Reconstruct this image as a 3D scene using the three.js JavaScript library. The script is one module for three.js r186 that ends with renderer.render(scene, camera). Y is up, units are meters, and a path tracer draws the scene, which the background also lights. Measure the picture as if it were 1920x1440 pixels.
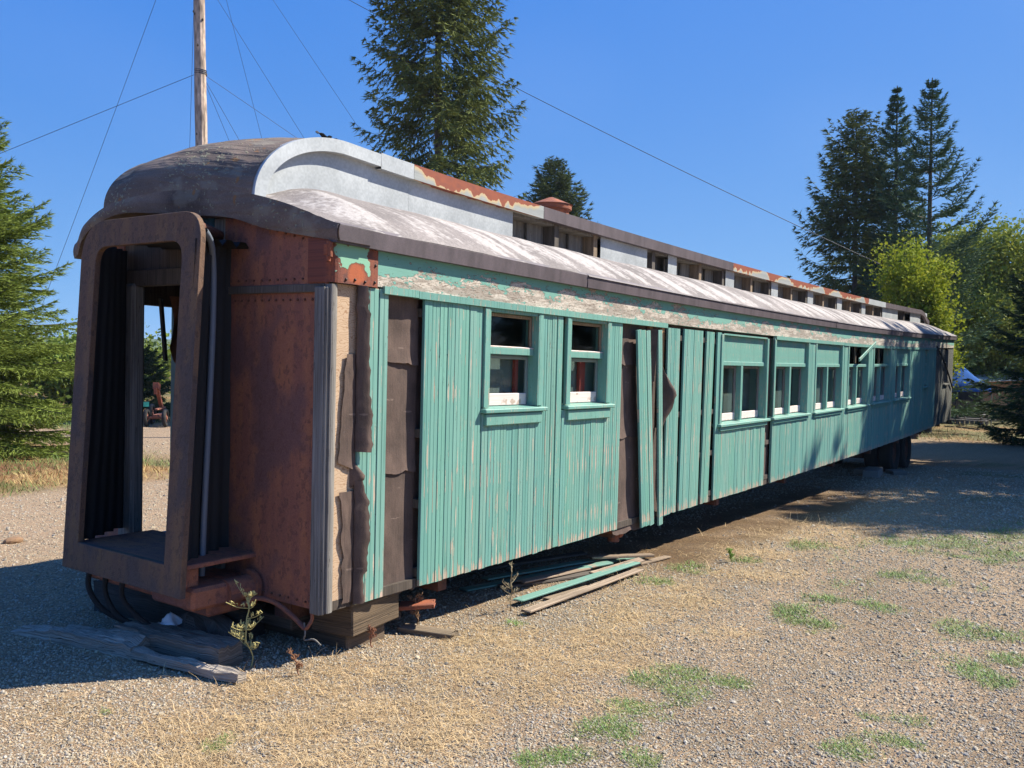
import * as THREE from 'three';
import { mergeGeometries } from 'three/addons/utils/BufferGeometryUtils.js';

// ---------- camera, sky, sun, exposure ----------
const scene = new THREE.Scene();
const camera = new THREE.PerspectiveCamera(46.66, 4 / 3, 0.1, 6000);
camera.rotation.order = 'YXZ';
camera.position.set(-3.9356, 1.6469, 4.0404);
camera.rotation.set(-0.03446, -0.97052, 0);
const renderer = new THREE.WebGLRenderer({ antialias: true });
renderer.toneMapping = THREE.LinearToneMapping;
renderer.toneMappingExposure = 2.0;
renderer.shadowMap.enabled = true;
const SUN = new THREE.Vector3(0.79, 1.0, 0.60).normalize();
const sun = new THREE.DirectionalLight(new THREE.Color().setRGB(1.0, 0.93, 0.80), 5.0);
sun.name = 'sun';
sun.position.copy(SUN).multiplyScalar(80);
sun.castShadow = true; sun.shadow.mapSize.set(4096, 4096);
Object.assign(sun.shadow.camera, { left: -60, right: 60, top: 60, bottom: -60, near: 1, far: 260 });
scene.add(sun, sun.target);
{ // clear summer sky: deep blue overhead, paler towards the horizon and towards the sun, a few faint wisps
  const W = 512, H = 256, d = new Float32Array(W * H * 4);
  for (let j = 0; j < H; j++) for (let i = 0; i < W; i++) {
    const el = (j + 0.5) / H * Math.PI - Math.PI / 2, az = ((i + 0.5) / W - 0.5) * 2 * Math.PI;
    const v = new THREE.Vector3(Math.cos(el) * Math.cos(az), Math.sin(el), Math.cos(el) * Math.sin(az));
    const h = Math.max(0, v.y), s = Math.max(0, v.x * SUN.x + v.y * SUN.y + v.z * SUN.z);
    const k = Math.pow(1 - h, 4.2), gl = 0.22 * Math.pow(s, 2.0) + 0.25 * Math.pow(s, 12);
    let r = 0.017 + 0.12 * k, g = 0.108 + 0.17 * k, b = 0.39 + 0.07 * k;
    r += gl * 0.20; g += gl * 0.25; b += gl * 0.22;
    const wp = Math.max(0, Math.sin(az * 5 + el * 9 + 2 * Math.sin(az * 3 + 1)) * Math.sin(el * 17 + az * 2.3 + 1.5 * Math.sin(az * 7)) - 0.25) * 0.010; r += wp; g += wp; b += wp * 0.9;
    if (v.y < 0) { r = 0.19; g = 0.19; b = 0.17; }
    const o = (j * W + i) * 4; d[o] = r; d[o + 1] = g; d[o + 2] = b; d[o + 3] = 1;
  }
  const t = new THREE.DataTexture(d, W, H, THREE.RGBAFormat, THREE.FloatType);
  t.mapping = THREE.EquirectangularReflectionMapping; t.magFilter = THREE.LinearFilter; t.minFilter = THREE.LinearFilter; t.needsUpdate = true;
  scene.background = t; scene.environment = t;
}

// ---------- helpers ----------
function rng(seed) { let a = seed >>> 0; return () => { a = (a + 0x6d2b79f5) | 0; let t = Math.imul(a ^ (a >>> 15), 1 | a); t = (t + Math.imul(t ^ (t >>> 7), 61 | t)) ^ t; return ((t ^ (t >>> 14)) >>> 0) / 4294967296; }; }
const R0 = rng(7);
const rr = (a, b, r = R0) => a + (b - a) * r();
const mix = (a, b, t) => a + (b - a) * t, cl = (x, a = 0, b = 1) => Math.min(b, Math.max(a, x));
const sst = (a, b, x) => { const t = cl((x - a) / (b - a)); return t * t * (3 - 2 * t); };
const mix3 = (a, b, t) => [mix(a[0], b[0], t), mix(a[1], b[1], t), mix(a[2], b[2], t)];
function h2(x, y, s = 0) { let n = (Math.imul(x | 0, 374761393) + Math.imul(y | 0, 668265263) + Math.imul(s | 0, 974634777)) | 0; n = Math.imul(n ^ (n >>> 13), 1274126177); n ^= n >>> 16; return (n >>> 0) / 4294967296; }
function vn(x, y, px = 0, py = 0, s = 0) { // value noise; px, py are the periods (0 = none)
  let xi = Math.floor(x), yi = Math.floor(y); const fx = x - xi, fy = y - yi, u = fx * fx * (3 - 2 * fx), v = fy * fy * (3 - 2 * fy);
  let x1 = xi + 1, y1 = yi + 1;
  if (px) { xi = ((xi % px) + px) % px; x1 = ((x1 % px) + px) % px; }
  if (py) { yi = ((yi % py) + py) % py; y1 = ((y1 % py) + py) % py; }
  const a = h2(xi, yi, s), b = h2(x1, yi, s), c = h2(xi, y1, s), d = h2(x1, y1, s);
  return a + (b - a) * u + (c - a) * v + (a - b - c + d) * u * v;
}
function fb(u, v, fx, fy, oct = 4, s = 0) { // tileable fractal noise on the unit square
  let a = 0, w = 0.5, n = 0; for (let o = 0; o < oct; o++) { a += w * vn(u * fx, v * fy, fx, fy, s + o * 17); n += w; w *= 0.5; fx *= 2; fy *= 2; } return a / n;
}
function fw(x, z, oct = 3, s = 0) { let a = 0, w = 0.5, n = 0; for (let o = 0; o < oct; o++) { a += w * vn(x, z, 0, 0, s + o * 31); n += w; w *= 0.5; x *= 2.03; z *= 2.03; } return a / n; }
// a colour map and a bump map from one function (u, v) -> [r, g, b, height] with sRGB bytes and height 0..1
function maps(w, h, mw, mh, fn, bump = true) {
  const c = new Uint8Array(w * h * 4), b = bump ? new Uint8Array(w * h) : null;
  for (let j = 0; j < h; j++) for (let i = 0; i < w; i++) {
    const q = fn((i + 0.5) / w, (j + 0.5) / h), o = (j * w + i) * 4;
    c[o] = cl(q[0], 0, 255); c[o + 1] = cl(q[1], 0, 255); c[o + 2] = cl(q[2], 0, 255); c[o + 3] = 255;
    if (b) b[j * w + i] = cl(q[3], 0, 1) * 255;
  }
  const fin = (t, srgb) => { t.wrapS = t.wrapT = THREE.RepeatWrapping; t.magFilter = THREE.LinearFilter; t.minFilter = THREE.LinearMipmapLinearFilter; t.generateMipmaps = true; if (srgb) t.colorSpace = THREE.SRGBColorSpace; t.repeat.set(1 / mw, 1 / mh); t.needsUpdate = true; return t; };
  return { map: fin(new THREE.DataTexture(c, w, h), true), bumpMap: b ? fin(new THREE.DataTexture(b, w, h, THREE.RedFormat), false) : null };
}
function M(o, tint) { const m = new THREE.MeshStandardMaterial({ roughness: 0.85, metalness: 0, side: THREE.DoubleSide, ...o }); if (tint) m.color.setRGB(...tint); return m; }
const plain = (r, g, b, rough = 0.85, metal = 0, extra = {}) => M({ roughness: rough, metalness: metal, ...extra }, [r, g, b]);

// geometry: uv in metres by the way each face points
function uvm(g, ou = 0, ov = 0, mode) {
  const p = g.attributes.position, n = g.attributes.normal, a = new Float32Array(p.count * 2);
  for (let i = 0; i < p.count; i++) {
    const x = p.getX(i), y = p.getY(i), z = p.getZ(i), nx = Math.abs(n.getX(i)), ny = Math.abs(n.getY(i)), nz = Math.abs(n.getZ(i));
    let u, v;
    if (mode === 'xz') { u = x; v = z; } else if (nz >= nx && nz >= ny) { u = x; v = y; } else if (nx >= ny) { u = z; v = y; } else { u = x; v = z; }
    if (mode === 'rot') { const t = u; u = v; v = t; }
    a[i * 2] = u + ou; a[i * 2 + 1] = v + ov;
  }
  g.setAttribute('uv', new THREE.BufferAttribute(a, 2)); return g;
}
function polys(list, c) { // flat shaded convex pieces, turned outwards from c
  const v = [], A = new THREE.Vector3(), B = new THREE.Vector3(), N = new THREE.Vector3();
  for (const q of list) {
    A.set(q[1][0] - q[0][0], q[1][1] - q[0][1], q[1][2] - q[0][2]); B.set(q[2][0] - q[0][0], q[2][1] - q[0][1], q[2][2] - q[0][2]); N.crossVectors(A, B);
    let m = [0, 0, 0]; for (const p of q) for (let i = 0; i < 3; i++) m[i] += p[i] / q.length;
    const out = N.x * (m[0] - c[0]) + N.y * (m[1] - c[1]) + N.z * (m[2] - c[2]) >= 0, w = out ? q : [...q].reverse();
    for (let i = 1; i + 1 < w.length; i++) v.push(...w[0], ...w[i], ...w[i + 1]);
  }
  const g = new THREE.BufferGeometry(); g.setAttribute('position', new THREE.Float32BufferAttribute(v, 3)); g.computeVertexNormals(); return uvm(g);
}
function cb(x0, x1, y0, y1, z0, z1, c = 0.004) { // chamfered box
  const cx = (x0 + x1) / 2, cy = (y0 + y1) / 2, cz = (z0 + z1) / 2, hx = Math.abs(x1 - x0) / 2, hy = Math.abs(y1 - y0) / 2, hz = Math.abs(z1 - z0) / 2;
  c = Math.min(c, hx * 0.45, hy * 0.45, hz * 0.45);
  const P = (a, sx, sy, sz) => [cx + sx * (a === 0 ? hx : hx - c), cy + sy * (a === 1 ? hy : hy - c), cz + sz * (a === 2 ? hz : hz - c)], L = [], S = [-1, 1];
  for (const s of S) { L.push([P(0, s, -1, -1), P(0, s, 1, -1), P(0, s, 1, 1), P(0, s, -1, 1)], [P(1, -1, s, -1), P(1, 1, s, -1), P(1, 1, s, 1), P(1, -1, s, 1)], [P(2, -1, -1, s), P(2, 1, -1, s), P(2, 1, 1, s), P(2, -1, 1, s)]); }
  for (const a of S) for (const b of S) {
    L.push([P(0, a, b, -1), P(0, a, b, 1), P(1, a, b, 1), P(1, a, b, -1)], [P(0, a, -1, b), P(0, a, 1, b), P(2, a, 1, b), P(2, a, -1, b)], [P(1, -1, a, b), P(1, 1, a, b), P(2, 1, a, b), P(2, -1, a, b)]);
    for (const d of S) L.push([P(0, a, b, d), P(1, a, b, d), P(2, a, b, d)]);
  }
  return polys(L, [cx, cy, cz]);
}
function bx(x0, x1, y0, y1, z0, z1, seg = 1) { const g = new THREE.BoxGeometry(x1 - x0, y1 - y0, z1 - z0, seg, 1, 1).toNonIndexed(); g.translate((x0 + x1) / 2, (y0 + y1) / 2, (z0 + z1) / 2); return uvm(g); }
function prism(pf, y0, y1) { // plan outline [x, z] pulled up from y0 to y1
  const v = [], n = pf.length; let ar = 0; for (let i = 0; i < n; i++) { const [a, b] = pf[i], [c, d] = pf[(i + 1) % n]; ar += a * d - c * b; }
  const p = ar > 0 ? pf : [...pf].reverse();
  for (let i = 0; i < n; i++) { const a = p[i], b = p[(i + 1) % n]; v.push(a[0], y0, a[1], a[0], y1, a[1], b[0], y1, b[1], a[0], y0, a[1], b[0], y1, b[1], b[0], y0, b[1]); }
  for (const f of THREE.ShapeUtils.triangulateShape(p.map(q => new THREE.Vector2(...q)), [])) { const [a, b, c] = f.map(i => p[i]); v.push(a[0], y1, a[1], c[0], y1, c[1], b[0], y1, b[1], a[0], y0, a[1], b[0], y0, b[1], c[0], y0, c[1]); }
  const g = new THREE.BufferGeometry(); g.setAttribute('position', new THREE.Float32BufferAttribute(v, 3)); g.computeVertexNormals(); return uvm(g);
}
function grid(nu, nv, fn, uvf) {
  const p = [], uv = [], ix = [];
  for (let j = 0; j <= nv; j++) for (let i = 0; i <= nu; i++) { const q = fn(i / nu, j / nv); p.push(...q); uv.push(...(uvf ? uvf(i / nu, j / nv, q) : [q[0], q[1]])); }
  for (let j = 0; j < nv; j++) for (let i = 0; i < nu; i++) { const a = j * (nu + 1) + i; ix.push(a, a + 1, a + nu + 2, a, a + nu + 2, a + nu + 1); }
  const g = new THREE.BufferGeometry(); g.setAttribute('position', new THREE.Float32BufferAttribute(p, 3)); g.setAttribute('uv', new THREE.Float32BufferAttribute(uv, 2)); g.setIndex(ix); g.computeVertexNormals(); return g.toNonIndexed();
}
function sheet(nu, nv, th, fn, uvf) { // a grid with thickness th
  const a = grid(nu, nv, fn, uvf), n = a.attributes.normal, b = a.clone(), p = b.attributes.position;
  const q = a.attributes.position; for (let i = 0; i < p.count; i++) p.setXYZ(i, q.getX(i) - n.getX(i) * th, q.getY(i) - n.getY(i) * th, q.getZ(i) - n.getZ(i) * th);
  return mergeGeometries([a, b]);
}
function tube(pts, r, seg = 24, rad = 6, closed = false) {
  const c = new THREE.CatmullRomCurve3(pts.map(p => new THREE.Vector3(...p)), closed, 'centripetal');
  const g = new THREE.TubeGeometry(c, seg, r, rad, closed).toNonIndexed(); return g;
}
const cyl = (r0, r1, h, n = 16, open = false) => new THREE.CylinderGeometry(r0, r1, h, n, 1, open).toNonIndexed();
const mg = l => { const k = l.map(g => { g = g.index ? g.toNonIndexed() : g; for (const n of Object.keys(g.attributes)) if (!['position', 'normal', 'uv'].includes(n)) g.deleteAttribute(n); return g; }); return mergeGeometries(k); };
const used = {};
function num(n) { used[n] = (used[n] ?? -1) + 1; return used[n] ? n + '_' + String(used[n]).padStart(3, '0') : n; }
function part(name, g, m, parent) { const o = new THREE.Mesh(g, m); o.name = name; o.castShadow = o.receiveShadow = true; parent.add(o); return o; }
function thing(name, label, category, group) { const o = new THREE.Group(); o.name = num(name); o.userData = { label, category }; if (group) o.userData.group = group; scene.add(o); return o; }
function solo(name, g, m, label, category, group) { const o = part(num(name), g, m, scene); o.userData = { label, category }; if (group) o.userData.group = group; return o; }
function setting(name, g, m) { const o = part(num(name), g, m, scene); o.userData = { kind: 'structure' }; return o; }

// ---------- surfaces ----------
const TEAL = [106, 155, 142], BARE = [200, 184, 164];
const paintPx = (u, v, bottomV, seed = 0) => { // green paint on upright boards: grain, flakes, hairline cracks, blotches
  const grain = vn(u * 260, v * 7, 260, 7, 3 + seed) * 0.6 + vn(u * 90, v * 3, 90, 3, 5 + seed) * 0.4, big = fb(u, v, 5, 4, 4, 11 + seed), streak = fb(u, v, 36, 2, 3, 23 + seed);
  let c = mix3(TEAL, [122, 170, 156], (big - 0.3) * 0.9); const d = (grain - 0.5) * 14 - sst(0.62, 0.8, streak) * 16; c = [c[0] + d, c[1] + d, c[2] + d];
  const flake = fb(u, v, 90, 9, 4, 41 + seed), rag = fb(u, v, 40, 3, 3, 51 + seed);
  const lim = 0.742 - 0.11 * sst(0.60, 0.74, fb(u, v, 7, 3, 3, 81 + seed)) - 0.27 * sst(0.03 + 0.07 * rag, 0, bottomV) + 0.03 * (1 - big); let h = 0.55 + (grain - 0.5) * 0.2;
  const k = sst(lim, lim + 0.012, flake); if (k > 0) { const g = vn(u * 300, v * 12, 300, 12, 61); c = mix3(c, [BARE[0] - g * 46, BARE[1] - g * 46, BARE[2] - g * 44], k); h -= 0.25 * k; }
  const e = sst(lim - 0.02, lim, flake) * (1 - k); c = [c[0] - 26 * e, c[1] - 30 * e, c[2] - 28 * e];
  const cr = Math.abs(fb(u, v, 44, 3, 3, 71 + seed) - 0.5); if (cr < 0.004 && big > 0.5) { c = mix3(c, [42, 62, 56], 0.75); h -= 0.35; }
  return [...c, h];
};
const paintT = maps(1024, 2048, 1.0, 2.05, (u, v) => paintPx(u, v, v));
const paintM = [[1, 1, 1], [0.86, 0.93, 0.95], [1.10, 1.05, 1.05], [0.97, 1.02, 0.99], [1.16, 1.03, 1.04], [0.92, 0.97, 1.0], [1.04, 0.98, 0.97]].map(t => M({ ...paintT, bumpScale: 0.0016, roughness: 0.62 }, t));
const trimT = maps(512, 1024, 0.5, 1.0, (u, v) => paintPx(u, v, 0.5, 101));
const trimM = M({ ...trimT, bumpScale: 0.001, roughness: 0.55 }), trimM2 = M({ ...trimT, bumpScale: 0.001, roughness: 0.55 }, [0.86, 0.9, 0.92]);
const letterT = maps(2048, 128, 6.0, 0.25, (u, v) => { // peeling letterboard: paint above, bare grey wood showing below
  const g = vn(u * 220, v * 70, 220, 0, 1) * 0.5 + vn(u * 90, v * 120, 90, 0, 2) * 0.5, a = fb(u, v, 26, 4, 5, 7), b = fb(u, v, 110, 9, 4, 9), z = fb(u, v, 7, 1, 3, 13);
  const fine = fb(u, v, 240, 22, 3, 33), fis = Math.abs(fb(u, v, 60, 26, 3, 43) - 0.5);
  let c = mix3(TEAL, [112, 166, 150], a); c = [c[0] + (g - 0.5) * 12, c[1] + (g - 0.5) * 12, c[2] + (g - 0.5) * 12]; let h = 0.6;
  const m = 0.36 * a + 0.30 * b + 0.34 * fine, lim = 0.375 + 0.31 * sst(0.26, 1.05, v + (z - 0.5) * 1.0 + (fb(u, v, 34, 2, 3, 63) - 0.5) * 1.0), k = sst(lim, lim + 0.012, m);
  if (k > 0) { const w = mix3(mix3([198, 188, 174], [160, 150, 138], sst(0.4, 0.6, fb(u, v, 30, 6, 3, 53))), [120, 106, 92], sst(0.42, 0.85, g * 0.6 + fine * 0.4)); c = mix3(c, w, k); h = mix(h, 0.30 + g * 0.25, k); if (fis < 0.012) { c = mix3(c, [64, 54, 46], 0.75 * k); h -= 0.2; } }
  const e = sst(lim - 0.035, lim, m) * (1 - k); c = mix3(c, [66, 92, 84], e * 0.8);
  const hole = vn(u * 300, v * 10, 300, 0, 77); if (hole > 0.975) { c = mix3(c, [40, 32, 28], 0.8); h = 0.1; }
  return [...c, h];
});
const letterM = M({ ...letterT, bumpScale: 0.004, roughness: 0.8 });
const bareT = maps(512, 1024, 0.4, 1.6, (u, v) => { const g = vn(u * 90, v * 5, 90, 5, 1) * 0.55 + vn(u * 220, v * 9, 220, 9, 2) * 0.45, b = fb(u, v, 5, 3, 4, 4), k = Math.abs(fb(u, v, 30, 2, 3, 8) - 0.5) < 0.006 ? 1 : 0; const l = 118 + (g - 0.5) * 70 + (b - 0.5) * 50 - 60 * k; return [l + 4, l, l - 6, g * 0.8 - k * 0.5]; });
const greyWood = M({ ...bareT, bumpScale: 0.003, roughness: 0.9 }), greyWoodDark = M({ ...bareT, bumpScale: 0.003, roughness: 0.9 }, [0.55, 0.50, 0.46]), tanWood = M({ ...bareT, bumpScale: 0.003, roughness: 0.9 }, [1.25, 0.98, 0.72]), darkWood = M({ ...bareT, bumpScale: 0.003 }, [0.44, 0.37, 0.32]);
const whiteT = maps(512, 256, 0.7, 0.35, (u, v) => { const g = vn(u * 6, v * 90, 6, 90, 1), b = fb(u, v, 12, 6, 4, 4), k = sst(0.58, 0.7, b); const c = mix3([226, 208, 200], [158, 132, 112], k * 0.6); return [c[0] - g * 16, c[1] - g * 16, c[2] - g * 16, 0.5 + g * 0.2 - k * 0.2]; });
const whiteRail = M({ ...whiteT, bumpScale: 0.001, roughness: 0.75 });
const plyT = maps(512, 512, 0.5, 0.5, (u, v) => { const w = fb(u, v, 4, 6, 4, 3), l = Math.sin((v * 26 + w * 9) * Math.PI * 2) * 0.5 + 0.5; const c = mix3([214, 190, 160], [168, 132, 98], sst(0.82, 1, l) * 0.7 + 0.25 * fb(u, v, 20, 40, 3, 9)); return [...c, 0.5 - 0.2 * l]; });
const plyM = M({ ...plyT, bumpScale: 0.0008 }, [0.80, 0.76, 0.74]);
const tarT = maps(1024, 1024, 1.0, 1.0, (u, v) => { // brown building paper
  const a = fb(u, v, 6, 5, 5, 3), f = vn(u * 420, v * 420, 420, 420, 6), w = fb(u, v, 160, 10, 3, 8), st = fb(u, v, 9, 90, 3, 15);
  let l = 74 + (a - 0.5) * 46 + (f - 0.5) * 18 + (w - 0.5) * 14; const ln = vn(v * 34, u * 5, 34, 5, 31) > 0.93 && st > 0.45 ? 26 : 0;
  return [l * 1.06 + ln, l * 0.92 + ln, l * 0.86 + ln, 0.5 + (a - 0.5) * 0.9 + (f - 0.5) * 0.08];
});
const tarM = M({ ...tarT, bumpScale: 0.010, roughness: 0.92 }, [1.22, 1.08, 0.98]);
const rustPx = (u, v) => { const a = fb(u, v, 5, 3, 5, 3), s = fb(u, v, 26, 2, 4, 9), f = vn(u * 300, v * 300, 300, 300, 5), p = fb(u, v, 14, 10, 4, 21); let c = mix3([130, 84, 70], [152, 98, 72], sst(0.4, 0.7, s * 0.6 + a * 0.4)); c = mix3(c, [108, 76, 72], sst(0.52, 0.7, a)); c = mix3(c, [158, 102, 66], sst(0.64, 0.75, p) * 0.4); const sc = fb(u, v, 70, 46, 4, 61), pit = sst(0.62, 0.66, sc); c = mix3(c, [98, 66, 58], pit * 0.5); const d = (f - 0.5) * 20; return [c[0] + d, c[1] + d * 0.8, c[2] + d * 0.7, 0.5 + (f - 0.5) * 0.35 + (a - 0.5) * 0.5 - 0.35 * pit]; };
const rustT = maps(1024, 1024, 1.6, 1.6, rustPx);
const rustM = M({ ...rustT, bumpScale: 0.004, roughness: 0.85 }, [1.18, 1.14, 1.10]), rustOlive = M({ ...rustT, bumpScale: 0.004, roughness: 0.85 }, [0.56, 0.80, 0.76]), rustOrange = M({ ...rustT, bumpScale: 0.001, roughness: 0.85 }, [1.15, 0.85, 0.62]), rustDark = M({ ...rustT, bumpScale: 0.001 }, [0.5, 0.52, 0.52]);
const plateT = maps(512, 320, 0.45, 0.28, (u, v) => { // corner plate: rust round a torn patch of green paint
  const q = rustPx(u, v), n = fb(u, v, 9, 6, 4, 91), d = Math.max(Math.abs(u - 0.46) / 0.30, Math.abs(v - 0.60) / 0.33) + (n - 0.5) * 0.9, e = Math.hypot((u - 0.52) / 0.2, (v - 0.22) / 0.30) + (n - 0.5) * 0.6;
  let c = [q[0] * 0.92, q[1] * 0.76, q[2] * 0.66], h = q[3]; c = mix3(c, [176, 88, 44], sst(1.1, 0.6, e) * 0.8); const k = sst(1.0, 0.94, d) * sst(0.95, 1.02, e); c = mix3(c, [126, 176, 148], k); return [...c, mix(h * 0.6, 0.9, k)];
});
const plateM = M({ ...plateT, bumpScale: 0.002, roughness: 0.7 });
const galvPx = (u, v, s = 0) => { const a = vn(u * 60, v * 60, 60, 60, 3 + s), b = fb(u, v, 5, 4, 4, 7 + s); const l = 178 + (a - 0.5) * 16 + (b - 0.5) * 34; return [l - 4, l + 1, l + 3, 0.5]; };
const galvT = maps(512, 512, 0.8, 0.8, (u, v) => galvPx(u, v));
const galvM = M({ ...galvT, bumpScale: 0.0005, roughness: 0.55, metalness: 0.15 });
const galvRustT = maps(2048, 64, 3.2, 0.12, (u, v) => { // galvanised trim, rust running down from the top edge in tongues
  const t = fb(u, 0, 44, 1, 4, 5), z = fb(u, 0.5, 5, 1, 3, 15), len = cl((z - 0.26) * 3.0) * (0.35 + 1.4 * t), k = sst(1 - len - 0.04, 1 - len + 0.02, v); const q = galvPx(u, v, 9);
  let c = mix3([q[0] * 0.86, q[1] * 0.86, q[2] * 0.84], [214, 168, 96], sst(1 - len - 0.4, 1 - len, v) * 0.55 * sst(0, 0.1, len)); c = mix3(c, mix3([150, 74, 42], [120, 60, 44], fb(u, v, 60, 4, 3, 8)), k); return [...c, 0.5 - 0.2 * k]; });
const galvRustM = M({ ...galvRustT, bumpScale: 0.0008, roughness: 0.7 });
const fasciaT = maps(1024, 64, 3.0, 0.2, (u, v) => { const s = fb(u, v, 50, 1, 4, 4), f = vn(u * 500, v * 40, 500, 40, 2); const l = 84 + (s - 0.5) * 30 + (f - 0.5) * 10; return [l * 1.04, l * 0.93, l * 0.97, 0.5 + (s - 0.5) * 0.5]; });
const fasciaM = M({ ...fasciaT, bumpScale: 0.0015, roughness: 0.55 });
const feltT = maps(2048, 512, 8.0, 0.95, (u, v) => { // mineral felt: brown-grey, worn to white swept streaks
  const a = fb(u, v, 14, 3, 5, 3), f = vn(u * 900, v * 110, 900, 110, 5), sw = fb(u + v * 0.045 + 0.006 * Math.sin(v * 3), v, 52, 1, 4, 9), z = fb(u, v, 9, 2, 3, 19), fl = fb(u, v, 210, 34, 3, 29);
  let l = 122 + (a - 0.5) * 50 + (f - 0.5) * 24, c = [l * 1.01, l * 0.95, l * 0.92];
  const m = sw * 0.55 + fl * 0.25 + z * 0.32 + 0.10 * sst(0.95, 0.25, v) - 0.08 * sst(0.15, 0, v), k = sst(0.56, 0.74, m);
  c = mix3(c, [190 - f * 34, 184 - f * 34, 179 - f * 34], k * 0.85); return [...c, 0.5 + (a - 0.5) * 0.8 + (f - 0.5) * 0.12 + 0.1 * k]; });
const feltM = M({ ...feltT, bumpScale: 0.010, roughness: 0.95 });
const domeT = maps(1024, 1024, 1.6, 1.6, (u, v) => { // old dark felt with pale lichen
  const a = fb(u, v, 5, 6, 5, 3), f = vn(u * 300, v * 300, 300, 300, 5), w = fb(u, v, 3, 22, 4, 8); let l = 94 + (a - 0.5) * 64 + (f - 0.5) * 18 + (w - 0.5) * 26, c = [l * 1.10, l * 0.95, l * 0.84];
  const li = fb(u, v, 80, 80, 4, 31), z = fb(u, v, 4, 4, 3, 41), k = sst(0.63, 0.68, li * 0.72 + z * 0.30); c = mix3(c, [150, 146, 118], k * 0.85); const gp = sst(0.54, 0.66, fb(u, v, 9, 12, 5, 71)); c = mix3(c, [132, 126, 112], gp * 0.6); const o = sst(0.76, 0.79, fb(u, v, 18, 18, 3, 51)); c = mix3(c, [150, 98, 48], o * 0.6); return [...c, 0.5 + (a - 0.5) * 0.8 + (w - 0.5) * 0.5 + 0.15 * k]; });
const domeM = M({ ...domeT, bumpScale: 0.030, roughness: 0.95 });
const glassM = new THREE.MeshPhysicalMaterial({ transmission: 1, thickness: 0, roughness: 0.04, ior: 1.25, side: THREE.DoubleSide }); glassM.color.setRGB(0.82, 0.86, 0.86);
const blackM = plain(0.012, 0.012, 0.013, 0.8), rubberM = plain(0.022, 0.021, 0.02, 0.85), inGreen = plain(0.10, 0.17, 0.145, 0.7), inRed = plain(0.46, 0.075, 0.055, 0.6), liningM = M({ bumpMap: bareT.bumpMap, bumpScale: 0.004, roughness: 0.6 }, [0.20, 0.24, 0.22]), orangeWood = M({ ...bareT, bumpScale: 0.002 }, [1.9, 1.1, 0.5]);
const nailM = plain(0.03, 0.02, 0.016, 0.6);
// ---------- ground ----------
const gy0 = (x, z) => -0.312 - 0.0455 * (cl(x, -12, 45) + 0.02) - 0.012 * Math.max(0, x - 45);
const gy = (x, z) => { const d = Math.hypot(x + 3.9, z - 4); return gy0(x, z) + (fw(x * 1.7, z * 1.7, 3, 5) - 0.5) * 0.035 + (fw(x * 0.12 + 9, z * 0.12, 3, 8) - 0.5) * cl((d - 14) * 0.02, 0, 0.7); };
const GREEN = [[1.06, 1.84, .42], [.4, 1.85, .32], [.09, 1.82, .28], [1.26, 2.07, .2], [-1.26, .43, .14], [1.55, .33, .16], [5.23, .76, .22], [5.6, 2.4, .5], [3.94, 2.4, .36], [3.9, 1.93, .3], [1.29, 3.1, .16], [1.2, 2.92, .12], [.93, 3.12, .18], [3.64, 3.2, .4], [2.45, 3.39, .3], [-.3, 1.86, .2], [-.06, 2.17, .18], [2.94, 3.47, .3], [-.45, 1.77, .14], [-1.15, .41, .1], [.64, 2.97, .2], [8.18, 2.56, 1], [7.79, 2.14, .9], [7.52, 2.86, .9], [3.29, 1.92, .3], [4.4, .5, .4], [-1.33, -.33, .08], [-1.1, -.11, .1], [3.63, .49, .3], [3.01, 2.09, .3], [6.6, 1.1, .5], [11, 3.6, 1.4], [14, 2.2, 1.2], [19.5, 1.8, 1.6], [9.4, 3.1, 1.1], [24, 1.2, 2]];
const STRAW = [[-.41, .3, .4], [-.11, .21, .4], [-.4, .7, .4], [-.19, 1.09, .4], [-.53, 1.26, .4], [1.13, 1.25, .5], [1.63, 1.1, .5], [.96, .86, .4], [.15, .54, .5], [-.91, .67, .5], [6.97, .71, .9], [7.7, .9, 1], [4.51, 1.15, .6], [3, 1.03, .6], [-.6, .06, .35], [.51, .67, .5], [1.1, .46, .5], [.4, 1.3, .5], [-1.2, .3, .5], [-1.5, .6, .5], [2.3, .9, .5], [5.6, .7, .7], [3.6, .7, .5], [-1.0, 1.0, .5], [2.2, 1.6, .4], [8.6, .8, .9]];
const blob = (L, x, z, s) => { let m = 0; for (const [a, b, r] of L) { const d = ((x - a) ** 2 + (z - b) ** 2) / (r * r); if (d < 6) m = Math.max(m, Math.exp(-d)); } return m; };
const greenK = (x, z) => cl(blob(GREEN, x, z) * 1.2 - 1.45 * (1 - fw(x * 5.5, z * 5.5, 5, 3))) * 2.0 + (z > 1 && x > 2 && x < 12 ? cl(fw(x * 1.3, z * 2.6, 4, 73) - 0.64) * 1.6 : 0);
const strawK = (x, z) => { const c = blob(STRAW, x, z); return cl(c * 1.25 - 1.25 * (1 - fw(x * 3.4, z * 3.4, 5, 13)) + 0.12) * 1.3 + cl((fw(x * 3, z * 3, 4, 43) - 0.62) * 2.2) * sst(2.2, 0.6, z) * sst(10, 6, x) * sst(-2.5, -0.3, z); };
const mossK = (x, z) => sst(0.75, 0.2, z - 0.012 * x) * sst(-1.3, -0.5, z) * sst(3.4, 4.8, x) * sst(15, 11.5, x) * cl(0.75 + 1.1 * (fw(x * 3, z * 3, 3, 21) - 0.4));
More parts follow.
